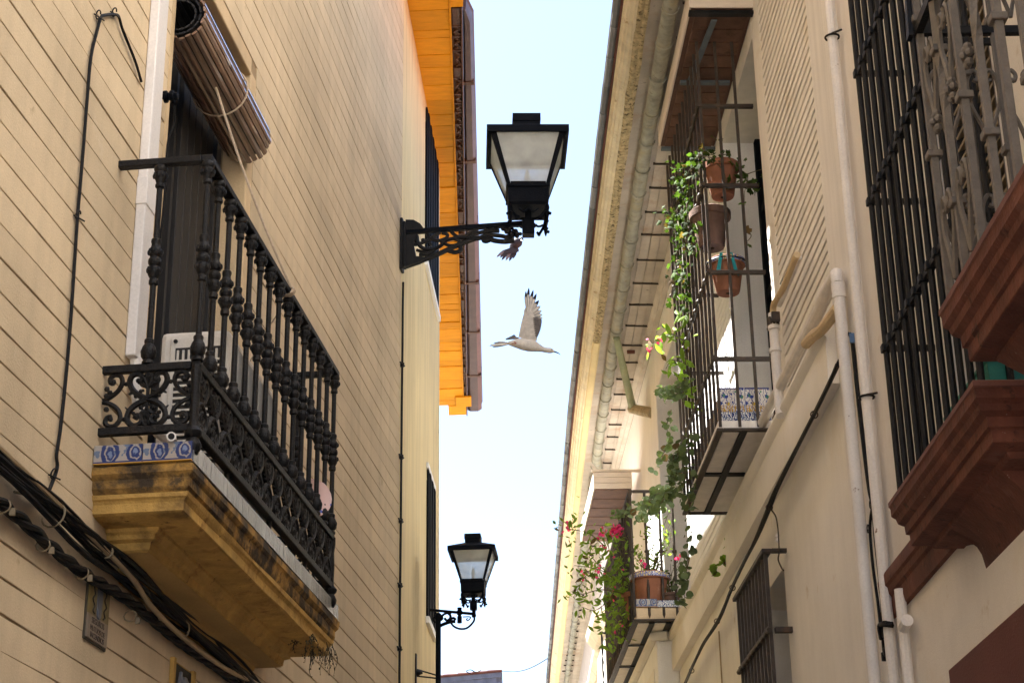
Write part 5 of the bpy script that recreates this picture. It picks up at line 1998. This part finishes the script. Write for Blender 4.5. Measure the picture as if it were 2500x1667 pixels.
g = MB()
rings = []
n = 60
UG = 12.6
for k in range(n + 1):
    u = UE0 + (UG - UE0) * k / n
    j = random.uniform(-.003, .003)
    ring = [gpt(u, pi + pi * q / 10, GR + j) for q in range(11)] + [gpt(u, 2 * pi - pi * q / 10, GR - .006 + j) for q in range(11)]
    rings.append(ring)
g.loft(rings)
g.build('gutter', M['zinc'], re, smooth=60)
g = MB()
rings = []
for k in range(8):
    u = UG + .05 * k
    q_ = GR * (1 - .09 * k) + .0
    rings.append([R2.P(u, sw(u) - GC + q_ * math.cos(a) - .012 * k, ZE - .045 - .004 * k + q_ * math.sin(a)) for a in [2 * pi * i / 12 for i in range(12)]])
g.loft(rings)
g.build('gutter_end', M['zinc'], re, smooth=60)
g = MB()
rings = []
for k in range(30):
    u = 13.1 + 20 * k / 29
    rings.append([gpt(u, pi + pi * q / 8, GR * .8) for q in range(9)])
g.loft(rings, caps=False, closed=False)
g.build('far_gutter', M['zinc'], re, smooth=60)
u = -.3
while u < 25:
    g = MB()
    g.tube([gpt(u, pi + pi * q / 8, GR + .006) for q in range(9)], .0055, 4)
    g.build('gutter_hook', M['zinc'], re)
    g = MB()
    g.tube([R2.P(u, sw(u) - .46, ZE - .012), R2.P(u + .02 * random.random(), max(sw(u) - .74, .01), ZE - .012)], .012, 5)
    g.build('hook_rod', M['iron_brown'], re)
    u += .42 + .12 * random.random()
g = MB()                                   # soffit boards run along the street
for k in range(3):
    d = .47 + .085 * k
    eprof('plank', M['soffit_r'], [(d + .004, ZE - .006 - .002 * (k % 2)), (d + .081, ZE - .006), (d + .081, ZE + .003), (d + .004, ZE + .003)], UE0, UE1, 20, .0015)
g = MB()
rings = []
for k in range(25):
    u = -.5 + 16.4 * k / 24
    rings.append([R2.P(u, w, z) for w, z in ((.0, 8.44), (.05, 8.44), (.055, 8.455), (.085, 8.47), (.095, 8.485), (.095, 8.499), (.0, 8.499))])
g.loft(rings)
g.build('wall_moulding', M['eave_grey'], re, smooth=30)
g = MB()
g.tube([R2.P(9.1, sw(9.1) - .60, ZE - .03), R2.P(9.1, sw(9.1) - .52, ZE - .03)], .02, 6)
g.build('lug', M['ridge'], re)
rr_ = thing('tiled_roof', R2.P(8, -2, ZE + .3), 'roof slope above the cream eave of the white house', 'roof')
g = MB()
rings = []
for u in (UE0, 11, 25.6, 33):
    rings.append([R2.P(u, sw(u) - .03, ZE + .17), R2.P(u, -7, ZE + 2.0), R2.P(u, -7, ZE + 2.1), R2.P(u, sw(u) - .03, ZE + .21)])
g.loft(rings)
g.build('slope', M['ridge'], rr_, smooth=0)

# rainwater pipe slanting from the gutter to the wall
rp = thing('rainwater_pipe', R2.P(9, .4, 8.3), 'mossy slanting rainwater pipe from the gutter into the white wall', 'pipe')
pA, pB, pC = R2.P(8.52, .45, 8.39), R2.P(9.9, .13, 8.10), R2.P(9.92, -.02, 7.95)
pB = at(1545, 998, 17.75)
pC = R2.P(*(lambda q: (q[0], -.01, q[1]))(R2.sight(1590, 1008)))
pA = R2.P(8.52, sw(8.52) - GC, ZE - .11)
g = MB()
g.tube([pA, pB], [.034, .042], 10)
g.build('slanting_tube', mat('mossy_green_pipe', (.33, .38, .24), .2, 8, .7, .3, 60, stain=[(4, .5, .2, (.40, .34, .24))]), rp)
g = MB()
g.tube([pB + (pB - pC).normalized() * .03, pC], [.052, .056], 10)
g.build('wall_tube', mat('mossy_beige_pipe', (.42, .36, .24), .3, 20, .8, .4, 60), rp)

# ------------------------------------------------------------------ continuing wall of the street beyond the white house
fr_ = thing('far_right_house', R2.P(16.1, 0, 0), 'far right house front with pale window head under the long eave', 'building')
R3 = Frame(*(R2.P(16.0, -.02, 0).xy), -0.3, -1)
b = MB()
wall_boxes(b, R3, .0, 20, 0, ZE - .002, -6, -.02, [])
b.build('wall', M['eave_grey'], fr_, smooth=0)
g = MB()
g.prof(R3, [(-.02, 7.0), (.03, 7.0), (.05, 7.05), (.10, 7.09), (.10, 7.16), (-.02, 7.16)], .4, 20)
g.build('cornice', M['eave_cream'], fr_, smooth=30)
g = MB()
uo, zo = -1.6, 6.62
g.loft([[R2.P(14.30, .002, 6.70), R2.P(14.30, .16, 6.80), R2.P(15.6, .16, 6.80), R2.P(15.6, .002, 6.70)],
        [R2.P(14.25, .002, 6.86), R2.P(14.25, .24, 6.93), R2.P(15.7, .24, 6.93), R2.P(15.7, .002, 6.86)],
        [R2.P(14.25, .002, 7.02), R2.P(14.25, .26, 7.02), R2.P(15.7, .26, 7.02), R2.P(15.7, .002, 7.02)]])
g.build('window_head', M['eave_cream'], fr_, smooth=0)
g = MB()
g.box(R2, 14.35, 15.6, .002, .12, 4.2, 6.70)
g.build('window_bay', M['eave_grey'], fr_, smooth=0)
dc = thing('hanging_chain', R2.P(13.6, .2, 5), 'dark rain chain hanging from a bracket on the far right front', 'chain')
for (px_, ) in ((1468,), (1484,)):
    g = MB()
    p0 = at(px_, 1545, 21.2)
    g.tube([p0 + Vector((0, 0, -.07 * k)) + Vector((.008 * (k % 2), 0, 0)) for k in range(16)], [.016 if k % 2 else .008 for k in range(16)], 5)
    g.build('chain_strand', M['iron_r'], dc)
g = MB()
g.tube([at(1464, 1543, 21.2), at(1492, 1547, 21.2)], .012, 5)
g.build('bracket', M['iron_r'], dc)

# ------------------------------------------------------------------ caged balcony
cb = thing('caged_balcony', R2.P(3.6, .2, 5.35), 'narrow balcony caged from floor to canopy by rusty iron bars with flower pots', 'balcony')
CU0, CU1, CW = 2.72, 4.55, .355
g = MB()
g.box(R2, CU0, CU1, .001, CW, 5.372, 5.425)
g.build('slab', M['r2low'], cb, smooth=0, bevel=.006)
nrow = 0
for (ua, uc) in ((CU0 + .03, 3.60), (3.68, CU1 - .03)):      # plaster panels between the iron joists
    for (wa, wc) in ((.03, .165), (.215, CW - .035)):
        g = MB()
        g.box(R2, ua, uc, wa, wc, 5.364, 5.372)
        g.build('panel', M['pil'], cb, smooth=0, bevel=.004)
g = MB()
g.box(R2, CU0 - .004, CU1 + .004, .168, .212, 5.352, 5.371)
g.build('joist', M['iron_r'], cb, smooth=0, bevel=.003)
g = MB()
g.box(R2, 3.61, 3.67, .05, CW - .01, 5.356, 5.3715)
g.build('cross_joist', M['iron_r'], cb, smooth=0, bevel=.003)
for (a, c, w0, w1) in ((CU0 - .012, CU1 + .012, CW - .028, CW + .012), (CU0 - .012, CU0 + .022, .03, CW - .029), (CU1 - .022, CU1 + .012, .03, CW - .029)):
    g = MB()
    g.box(R2, a, c, w0, w1, 5.352, 5.371)
    g.build('edge_iron', M['iron_brown'], cb, smooth=0, bevel=.003)
# tiles: end face of the parapet and the border course
for k in range(2):
    tile_piece(R2, CU0 + .045, CU0 + .058, .0 + .165 * k + .005, .163 + .165 * k, 5.500, 5.665, M['az_fruit'], cb, 'u')
for k in range(3):
    tile_piece(R2, CU0 + .040, CU0 + .056, .005 + .11 * k, .113 + .11 * k, 5.428, 5.496, M['az_bluewhite'], cb, 'u')
for k in range(10):
    tile_piece(R2, CU0 + .06 + .172 * k, CU0 + .23 + .172 * k, CW - .06, CW - .045, 5.500, 5.665, M['az_fruit'], cb, 'w')
g = MB()
g.box(R2, CU0 + .06, CU1 - .03, CW - .10, CW - .062, 5.426, 5.660)
g.box(R2, CU0 + .059, CU0 + .10, .002, CW - .101, 5.426, 5.660)
g.build('parapet', M['lime_and_sun'], cb, smooth=0)
ZB0, ZB1 = 5.38, 8.22
first = None
pos = [(CU0 + (CU1 - CU0) * k / 11, CW - .012) for k in range(12)] + [(CU0, CW - .012 - .125), (CU0, CW - .012 - .245), (CU1, .18)]
for (u, w) in pos:
    if first is None:
        g = MB()
        g.tube([R2.P(u, w, ZB0), R2.P(u, w, 6.8), R2.P(u, w, ZB1)], .0135, 4, ang0=pi / 4)
        first = g.build('bar', M['iron_brown'], cb, smooth=0)
        u0_, w0_ = u, w
    else:
        inst(first, R2.d * (u - u0_) + R2.n * (w - w0_), cb)
for z in (5.845, 6.46, 7.10, 7.71):
    g = MB()
    g.box(R2, CU0 - .016, CU0 + .016, -.02, CW + .002, z - .013, z + .013)
    g.build('end_bar', M['iron_brown'], cb, smooth=0, bevel=.003)
    g = MB()
    g.tube([R2.P(CU0 - .02 + (CU1 - CU0 + .04) * k / 44, CW + .006, z + (.006 if k % 4 < 2 else -.006)) for k in range(45)], [.012 + .007 * (k % 4 == 0) for k in range(45)], 5)
    g.build('front_bar', M['iron_brown'], cb)
    g = MB()
    g.box(R2, CU1 - .012, CU1 + .012, -.02, CW - .0, z - .012, z + .012)
    g.build('far_end_bar', M['iron_brown'], cb, smooth=0)
# canopy over the cage
cn = thing('canopy', R2.P(3.2, .2, 8.2), 'brown boarded canopy with whitewashed fascia closing the top of the cage', 'canopy')
KU0, KU1, KW = 2.36, 4.30, .42
g = MB()
g.box(R2, KU0, KU1, .001, KW, 8.262, 8.43)
g.build('deck', M['brownsoffit'], cn, smooth=0)
for k in range(11):                        # bricks/boards of the underside
    a = KU0 + .05 + k * .172
    g = MB()
    g.box(R2, a + .006, a + .163, .03, KW - .03, 8.240 - random.uniform(0, .006), 8.2615)
    g.build('plank', M['canopy_clay'], cn, smooth=0, bevel=.004)
for k in range(2):
    g = MB()
    g.box(R2, KU0 - .014, KU0 - .002, .0, KW + .01, 8.262 + .085 * k, 8.342 + .085 * k)
    g.build('fascia_board', M['planklight'], cn, smooth=0, bevel=.003)
    g = MB()
    g.box(R2, KU0 - .014, KU1, KW + .001, KW + .016, 8.262 + .085 * k, 8.342 + .085 * k)
    g.build('fascia_board', M['planklight'], cn, smooth=0, bevel=.003)
for (a, c, w0, w1) in ((KU0 - .02, KU0 + .035, .0, KW + .02), (3.26, 3.30, .03, KW - .03), (KU1 - .04, KU1, .0, KW)):
    g = MB()
    g.box(R2, a, c, w0, w1, 8.215, 8.239)
    g.build('iron_bearer', M['bluegrey'] if a > 3 else M['iron_r'], cn, smooth=0, bevel=.003)
g = MB()
pa, pc_ = R2.P(KU0 + .05, .26, 8.225), R2.P(KU1 - .9, .36, 8.225)
g.hexa([R2.P(2.42, .24, 8.205), R2.P(3.28, .31, 8.205), R2.P(3.28, .35, 8.205), R2.P(2.42, .28, 8.205), R2.P(2.42, .24, 8.214), R2.P(3.28, .31, 8.214), R2.P(3.28, .35, 8.214), R2.P(2.42, .28, 8.214)])
g.build('flat_stay', M['bluegrey'], cn, smooth=0)

# second canopy and balcony further on
cn2 = thing('canopy', R2.P(11, .2, 7.5), 'whitewashed boarded box canopy under the eave farther along the white house', 'canopy')
for k in range(3):
    g = MB()
    g.box(R2, 10.45, 10.475, .10, .52, 7.43 + .062 * k, 7.488 + .062 * k)
    g.build('fascia_board', M['planklight'], cn2, smooth=0, bevel=.003)
g = MB()
g.box(R2, 10.476, 12.6, .10, .515, 7.44, 7.62)
g.build('deck', M['eave_grey'], cn2, smooth=0)
for k in range(6):
    g = MB()
    g.box(R2, 10.5 + .34 * k, 10.82 + .34 * k, .11, .50, 7.425, 7.439)
    g.build('plank', M['brownsoffit'], cn2, smooth=0, bevel=.004)
g = MB()
g.box(R2, 10.44, 10.48, .001, .54, 7.618, 7.64)
g.build('cap', M['planklight'], cn2, smooth=0)

b2_ = thing('open_balcony', R2.P(9, .2, 5.3), 'farther balcony with slim rusty railing crowded with flowering pots', 'balcony')
DU0, DU1, DW = 7.66, 10.6, .41
g = MB()
g.box(R2, DU0, DU1, .001, DW, 5.32, 5.43)
g.build('slab', mat('stained_cream_slab', (.70, .55, .36), .12, 4, .85, .3, 60, stain=[(7, .60, .10, (.20, .15, .09))]), b2_, smooth=0, bevel=.01)
g = MB()
g.box(R2, DU0 - .03, DU1 + .02, .001, DW + .03, 5.300, 5.319)
g.build('ledge', M['iron_brown'], b2_, smooth=0, bevel=.004)
for k in range(2):
    g = MB()
    g.box(R2, DU0, DU1, .10 + .15 * k, .145 + .15 * k, 5.282, 5.2995)
    g.build('joist', M['iron_r'], b2_, smooth=0)
for k in range(3):
    for j in range(2):
        g = MB()
        g.box(R2, DU0 + .05 + .9 * k, DU0 + .88 + .9 * k, .155 + .147 * j - .01, .24 + .15 * j, 5.290, 5.2996)
        g.build('panel', M['pil'], b2_, smooth=0)
for k in range(2):
    g = MB()
    g.box(R2, 8.5 + .95 * k, 8.55 + .95 * k, .02, DW, 5.275, 5.2815)
    g.build('cross_joist', M['iron_r'], b2_, smooth=0)
tile_piece(R2, DU0 - .012, DU0 - .001, .22, DW - .005, 5.432, 5.505, M['az_blue'], b2_, 'u')
tile_piece(R2, DU0 - .012, DU0 - .001, .02, .215, 5.432, 5.490, M['az_bluewhite'], b2_, 'u')
for k in range(13):
    tile_piece(R2, DU0 + .22 * k, DU0 + .215 + .22 * k, DW - .012, DW, 5.432, 5.50, M['az_blue'], b2_, 'w')
ZR2 = 6.50
first = None
pos = [(DU0 + (DU1 - DU0) * k / 15, DW + .012) for k in range(16)] + [(DU0, .29), (DU0, .16), (DU0, .04)]
for (u, w) in pos:
    if first is None:
        g = MB()
        g.tube([R2.P(u, w, 5.36), R2.P(u, w, ZR2)], .0125, 6)
        g.lathe(R2.P(u, w, 5.93), [(.014, 0), (.022, .008), (.022, .022), (.014, .03)], 6)
        g.lathe(R2.P(u, w, 5.33), [(.002, 0), (.012, .03)], 6)
        first = g.build('bar', M['iron_brown'], b2_)
        u0_, w0_ = u, w
    else:
        inst(first, R2.d * (u - u0_) + R2.n * (w - w0_), b2_)
g = MB()
g.box(R2, DU0 - .02, DU1 + .02, DW - .012, DW + .03, ZR2, ZR2 + .022)
g.build('hand_rail', M['iron_brown'], b2_, smooth=0, bevel=.004)
g = MB()
g.box(R2, DU0 - .02, DU0 + .02, -.01, DW - .013, ZR2, ZR2 + .022)
g.build('end_rail', M['iron_brown'], b2_, smooth=0, bevel=.004)

# ------------------------------------------------------------------ pots


def pot(base, r, h, label, m_='terra', rim=None, name='flower_pot', group=None, tilt=None):
    t = thing(name, base, label, 'flower pot', group)
    ax = (tilt or Vector((0, 0, 1))).normalized()
    g = MB()
    g.lathe(base, [(.001, 0), (r * .62, 0), (r * .66, .01), (r * .93, h * .80), (r * .93, h * .81), (r * 1.06, h * .815), (r * 1.08, h * .98), (r * 1.04, h), (r * .92, h), (r * .88, h * .9), (.001, h * .88)], 22, ax)
    g.build('body', M[m_], t, smooth=40)
    g = MB()
    g.lathe(base + ax * h * .885, [(.001, .004), (r * .87, .004), (r * .87, 0)], 14, ax)
    g.build('soil', M['soil'], t)
    g = MB()
    g.lathe(base - ax * .0008, [(.001, 0), (r * .14, 0)], 8, ax)
    g.build('drain_hole', M['soil'], t)
    if rim:
        g = MB()
        rr = r * 1.085
        g.lathe(base + ax * h * .84, [(rr, 0), (rr + .003, .002), (rr + .003, h * .13), (rr, h * .135)], 22, ax)
        g.build('painted_rim', M[rim], t, uvf=lambda co: (math.atan2(co.y - base.y, co.x - base.x) * 1.6, (co.z - base.z) * 6), smooth=40)
    g.build
    return t


def spx(px, py, w):
    u, z = R2.sight(px, py, w)
    return R2.P(u, w, z)


# three pots hooked inside the near end of the cage, stacked at three heights
CE = CU0 + .13
pA = at(1765, 482, 10.86)
pot(pA + Vector((0, 0, -.0)), .118, .245, 'terracotta pot at the top of the cage end, behind the ivy', 'terra')
pB = at(1738, 606, 11.05)
pot(pB, .135, .27, 'dull brown pot half hidden by ivy in the middle of the cage end', 'terra_d')
pC = at(1778, 716, 10.86)
pt3 = pot(pC, .118, .235, 'terracotta pot with painted rim and teal ribbon, lowest in the cage end', 'terra', 'az_rim')
g = MB()
tp = pC + Vector((0, 0, .19))
for (x0, x1, z1) in ((-.045, -.075, -.10), (.02, .05, -.12)):
    p0, p1 = tp + Vector((x0, -.128, .05)), tp + Vector((x1, -.125, z1))
    g.ext([p0 + Vector((-.010, 0, 0)), p0 + Vector((.010, 0, 0)), p1 + Vector((.013, 0, 0)), p1 + Vector((-.013, 0, .01))], Vector((0, .003, 0)))
tag(g.build('ribbon', M['ribbon'], pt3, smooth=0), kind='stuff')
g = MB()
g.tube([tp + Vector((.135 * math.cos(a), .135 * math.sin(a), .02)) for a in [2 * pi * k / 20 for k in range(21)]], .005, 5)
g.build('wire_ring', M['iron_r'], pt3)

pD = R2.P(DU0 + .14, .255, 5.435)
pot(pD, .17, .33, 'large terracotta pot with yellow and blue painted rim on the farther balcony', 'terra', 'az_rim')
pot(R2.P(DU0 + .48, .36, 5.435), .12, .24, 'plain terracotta pot behind the painted pot, street side of the farther balcony', 'terra')
pot(R2.P(DU0 + .50, .13, 5.435), .11, .22, 'plain terracotta pot behind the painted pot, wall side of the farther balcony', 'terra')
pot(R2.P(DU0 + .10, .075, 5.435), .085, .14, 'small squat terracotta pot in the inner corner of the farther balcony', 'terra_d')

# ------------------------------------------------------------------ foliage


def leaf_mesh(kind, m_):
    g = MB()
    if kind == 'ivy':
        o = [(0, -.25), (.32, -.42), (.55, -.10), (.42, .12), (.60, .38), (.25, .42), (0, .80), (-.25, .42), (-.60, .38), (-.42, .12), (-.55, -.10), (-.32, -.42)]
    elif kind == 'round':
        o = [(0, -.5), (.30, -.42), (.50, -.12), (.50, .15), (.32, .42), (0, .60), (-.32, .42), (-.50, .15), (-.50, -.12), (-.30, -.42)]
    else:
        o = [(0, -.6), (.16, -.35), (.28, 0), (.22, .35), (.08, .65), (0, .85), (-.08, .65), (-.22, .35), (-.28, 0), (-.16, -.35)]
    c = .10 if kind != 'round' else -.10
    g.fan((0, 0, c), [(x, y, -abs(x) * .25 + .06 * math.sin(3 * x + y)) for x, y in o])
    return g.mesh('leaf', m_, smooth=80, recalc=False)


def rmat(p, size, normal_bias=Vector((-.3, -.6, .5)), spread=.9, down=.5):
    nrm = (normal_bias + Vector((random.gauss(0, spread), random.gauss(0, spread), random.gauss(0, spread)))).normalized()
    ydir = Vector((random.gauss(0, .6), random.gauss(0, .6), -down + random.gauss(0, .5)))
    ydir = (ydir - nrm * ydir.dot(nrm)).normalized()
    x = ydir.cross(nrm)
    mw = Matrix((x * size, ydir * size, nrm * size)).transposed().to_4x4()
    mw.translation = p
    return mw


def leafy(root, paths, kind, m_, size, n_obj, per, jitter, stem_r=.004, stem_m='stem', spread=.9, joined=None, jz=1.0):
    """stems along paths, leaves round them: the first n_obj as objects, the rest joined"""
    for c in paths:
        g = MB()
        q = spline([p + Vector((random.gauss(0, .008), random.gauss(0, .008), 0)) for p in c], 4)
        g.tube(q, [stem_r * (1.5 - i / len(q)) for i in range(len(q))], 5)
        g.build('stem', M[stem_m], root)
    me = leaf_mesh(kind, M[m_])
    spots = []
    for c in paths:
        q = spline(c, 6)
        ln = sum((a - b_).length for a, b_ in zip(q, q[1:]))
        for i in range(max(2, int(ln * per))):
            p = random.choice(q)
            spots.append(p + Vector((random.gauss(0, jitter), random.gauss(0, jitter), random.gauss(0, jitter * jz))))
    random.shuffle(spots)
    dry = leaf_mesh(kind, M['leafdry'])
    for p in spots[:n_obj]:
        place(dry if random.random() < .09 else me, 'leaf', rmat(p, size * random.uniform(.45, 1.35), spread=spread), root)
    rest = spots[n_obj:]
    if rest:
        g = MB()
        bv = [v.co.copy() for v in me.vertices]
        bf = [tuple(pp.vertices) for pp in me.polygons]
        for p in rest:
            mw = rmat(p, size * random.uniform(.6, 1.25), spread=spread)
            g.add([mw @ v for v in bv], bf)
        tag(g.build('leaves', M[m_], root, smooth=80, recalc=False), kind='stuff')


def pth(pts, w, jw=.0):
    return [spx(x, y, w + random.uniform(-jw, jw)) for x, y in pts]


ivy = thing('ivy_plant', pA, 'ivy trailing down the outside of the cage from the upper pots', 'ivy')
paths = []
for c, w in (([(1745, 395), (1715, 375), (1700, 400), (1690, 450), (1685, 520)], .33), ([(1740, 385), (1705, 380), (1690, 400), (1672, 430), (1665, 480), (1660, 540)], .40),
             ([(1700, 395), (1690, 430), (1680, 480), (1690, 530), (1705, 560)], .38), ([(1665, 430), (1655, 500), (1645, 545), (1650, 590)], .42),
             ([(1680, 500), (1670, 560), (1665, 610), (1672, 660)], .40), ([(1690, 520), (1680, 580), (1690, 620), (1700, 560)], .38), ([(1650, 540), (1660, 590), (1650, 640), (1660, 690), (1650, 740)], .42),
             ([(1660, 600), (1665, 660), (1668, 710), (1670, 760)], .41), ([(1672, 640), (1660, 690), (1662, 730), (1650, 720)], .41), ([(1672, 400), (1662, 415), (1650, 425)], .42), ([(1655, 510), (1640, 530), (1632, 545)], .44)):
    paths.append(pth(c, w, .015))
leafy(ivy, paths, 'ivy', 'leaf', .036, 230, 42, .036, .003)
ivy2 = thing('ivy_plant', R2.P(2.75, .1, 7.0), 'sparse ivy sprays reaching across the cage end to the wall', 'ivy')
W4 = lambda x, y, D=10.75: at(x, y, D)
leafy(ivy2, [[W4(1780, 385), W4(1800, 405), W4(1820, 430), W4(1815, 470), W4(1822, 500)], [W4(1815, 430), W4(1845, 420), W4(1868, 412)], [W4(1820, 440), W4(1835, 460), W4(1840, 480)],
             [W4(1750, 395), W4(1765, 420), W4(1780, 450), W4(1790, 445)], [W4(1760, 380), W4(1785, 375)], [W4(1825, 560), W4(1830, 575), W4(1828, 590)], [W4(1745, 345), W4(1740, 335)]],
      'ivy', 'leaf', .042, 70, 38, .028, .003)
bl = thing('climbing_plant', R2.P(4.3, .37, 5.9), 'bright broad leaved climber with two red blossoms on the far bars of the cage', 'plant')
paths = [pth([(1675, 985), (1668, 930), (1672, 870), (1665, 810), (1660, 770)], .41), pth([(1665, 830), (1640, 815), (1610, 830), (1590, 850)], .46), pth([(1655, 880), (1640, 880), (1628, 900)], .44), pth([(1690, 1000), (1685, 930), (1680, 860)], .38)]
leafy(bl, paths, 'long', 'leaf3', .075, 46, 18, .035, .004, spread=.6)
for (x, y, n) in ((1584, 852, 12), (1614, 828, 6)):
    for i in range(n):
        me = leaf_mesh('round', M['pink']) if i == 0 else me
        place(me, 'petal', rmat(spx(x, y, .46) + Vector((random.gauss(0, .018), random.gauss(0, .018), random.gauss(0, .028))), .024), bl)
cbl = thing('hanging_bottle', spx(1650, 908, .42), 'small pale bottle hanging by a loop on the bars beside the climber', 'bottle')
g = MB()
g.lathe(spx(1650, 912, .42), [(.001, 0), (.03, .004), (.036, .03), (.03, .06), (.014, .075), (.014, .09)], 10)
g.build('body', M['pipewhite'], cbl)
g = MB()
pq_ = spx(1650, 895, .42)
g.tube([pq_ + Vector((.02 * math.cos(a), 0, .02 * math.sin(a))) for a in [2 * pi * k / 10 for k in range(11)]], .004, 4)
g.build('loop', M['iron_r'], cbl)

tr_ = thing('trailing_plant', R2.P(4.5, .4, 5.5), 'round leaved succulent cascading over the far edge of the caged balcony', 'plant')
paths = []
for c, w in (([(1682, 930), (1660, 945), (1630, 950), (1610, 960)], .42), ([(1670, 960), (1640, 965), (1618, 970)], .43), ([(1640, 1000), (1632, 1040), (1640, 1070)], .43), ([(1635, 1080), (1615, 1115), (1605, 1135)], .44),
             ([(1680, 1080), (1655, 1100), (1650, 1150), (1640, 1190), (1625, 1215), (1590, 1235), (1560, 1245)], .43), ([(1690, 1060), (1670, 1110), (1675, 1160), (1660, 1200), (1640, 1220)], .42), ([(1650, 1110), (1640, 1150), (1660, 1190)], .45),
             ([(1640, 1200), (1605, 1205), (1590, 1220), (1540, 1245), (1500, 1258)], .45), ([(1630, 1215), (1590, 1250), (1560, 1265)], .46), ([(1690, 1150), (1680, 1200), (1685, 1250), (1688, 1290)], .42),
             ([(1690, 1290), (1688, 1330), (1675, 1380), (1672, 1430), (1665, 1460), (1660, 1475)], .42), ([(1682, 1360), (1668, 1420), (1655, 1465)], .43), ([(1688, 1190), (1680, 1240)], .40)):
    paths.append(pth(c, w, .01))
leafy(tr_, paths, 'round', 'leaf2', .046, 230, 36, .024, .003, spread=.8)
tr2 = thing('trailing_plant', R2.P(4.6, .08, 5.3), 'single strand of round leaves hanging against the wall below the caged balcony', 'plant')
leafy(tr2, [[at(1775, 1278, 12.6), at(1780, 1310, 12.6), at(1778, 1345, 12.6), at(1765, 1370, 12.6)], [at(1782, 1370, 12.6), at(1760, 1375, 12.6), at(1738, 1385, 12.6), at(1745, 1400, 12.6)]], 'round', 'leaf3', .048, 50, 90, .014, .003)

bg_ = thing('bougainvillea', at(1480, 1480, 16.3), 'pink flowering bougainvillea spilling over the street side of the farther balcony', 'plant')
paths = []
for c in ([(1530, 1460), (1520, 1400), (1500, 1350), (1490, 1310), (1500, 1295)], [(1525, 1440), (1490, 1400), (1450, 1385), (1410, 1380)], [(1520, 1420), (1470, 1380), (1450, 1345), (1470, 1320)],
          [(1530, 1450), (1500, 1440), (1470, 1440), (1430, 1450), (1410, 1440)], [(1530, 1470), (1490, 1470), (1460, 1490), (1430, 1480)], [(1530, 1470), (1510, 1510), (1505, 1550), (1500, 1580)],
          [(1525, 1450), (1505, 1480), (1500, 1520), (1520, 1540)], [(1530, 1400), (1545, 1370), (1535, 1340), (1520, 1330)], [(1540, 1430), (1520, 1390), (1530, 1350)], [(1500, 1420), (1470, 1410), (1440, 1400), (1420, 1440)],
          [(1480, 1330), (1440, 1300), (1400, 1290), (1392, 1285)], [(1520, 1470), (1535, 1500), (1530, 1540)]):
    D = random.uniform(15.9, 16.6)
    paths.append([at(x - 10 * k / len(c) - 3, y, D - .1 * k) for k, (x, y) in enumerate(c)])
leafy(bg_, paths, 'long', 'leaf3', .052, 295, 95, .075, .004, 'stem')
pk = leaf_mesh('round', M['pink'])
for (x, y, n, s_) in ((1506, 1295, 34, .044), (1490, 1300, 4, .03), (1466, 1298, 10, .036), (1482, 1310, 4, .028), (1388, 1287, 8, .034), (1470, 1338, 4, .028), (1460, 1390, 4, .028), (1475, 1388, 4, .028), (1452, 1406, 5, .03), (1422, 1403, 6, .03),
                      (1524, 1388, 5, .028), (1492, 1428, 4, .026), (1498, 1458, 4, .026), (1505, 1525, 3, .026), (1500, 1537, 4, .026), (1490, 1360, 4, .03)):
    D = random.uniform(15.9, 16.3)
    for i in range(n):
        p = at(x, y, D)
        place(pk, 'bract', rmat(p + Vector((random.gauss(0, .022), random.gauss(0, .022), random.gauss(0, .026))), s_), bg_)
sh = thing('potted_shrub', pD + Vector((0, 0, .3)), 'airy green shrub growing from the painted pot on the farther balcony', 'plant')
paths = []
for k in range(16):
    a = random.uniform(0, 2 * pi)
    l_ = random.uniform(.25, .62)
    p0 = pD + Vector((0, 0, .29))
    paths.append([p0, p0 + Vector((.09 * math.cos(a), .12 * math.sin(a), l_ * .5)), p0 + Vector((.22 * math.cos(a), .26 * math.sin(a), l_))])
leafy(sh, paths, 'long', 'leaf3', .034, 220, 38, .030, .003, 'stem')
for (x, y) in ((1573, 1376), (1655, 1357)):
    for i in range(5):
        place(pk, 'bract', rmat(at(x, y, 15.6) + Vector((random.gauss(0, .014), 0, random.gauss(0, .014))), .028), sh)
gh = thing('wispy_plant', R2.P(DU0 + .1, .07, 5.55), 'wispy grey green plant in the small corner pot', 'plant')
paths = []
for k in range(16):
    p0 = R2.P(DU0 + .10, .085, 5.56)
    a = random.uniform(0, 2 * pi)
    paths.append([p0, p0 + Vector((.05 * math.cos(a), .06 * math.sin(a), .16)), p0 + Vector((.15 * math.cos(a) - .0, .14 * math.sin(a), random.uniform(.2, .42)))])
leafy(gh, paths, 'long', 'leaf', .030, 110, 26, .020, .0025, 'stem')
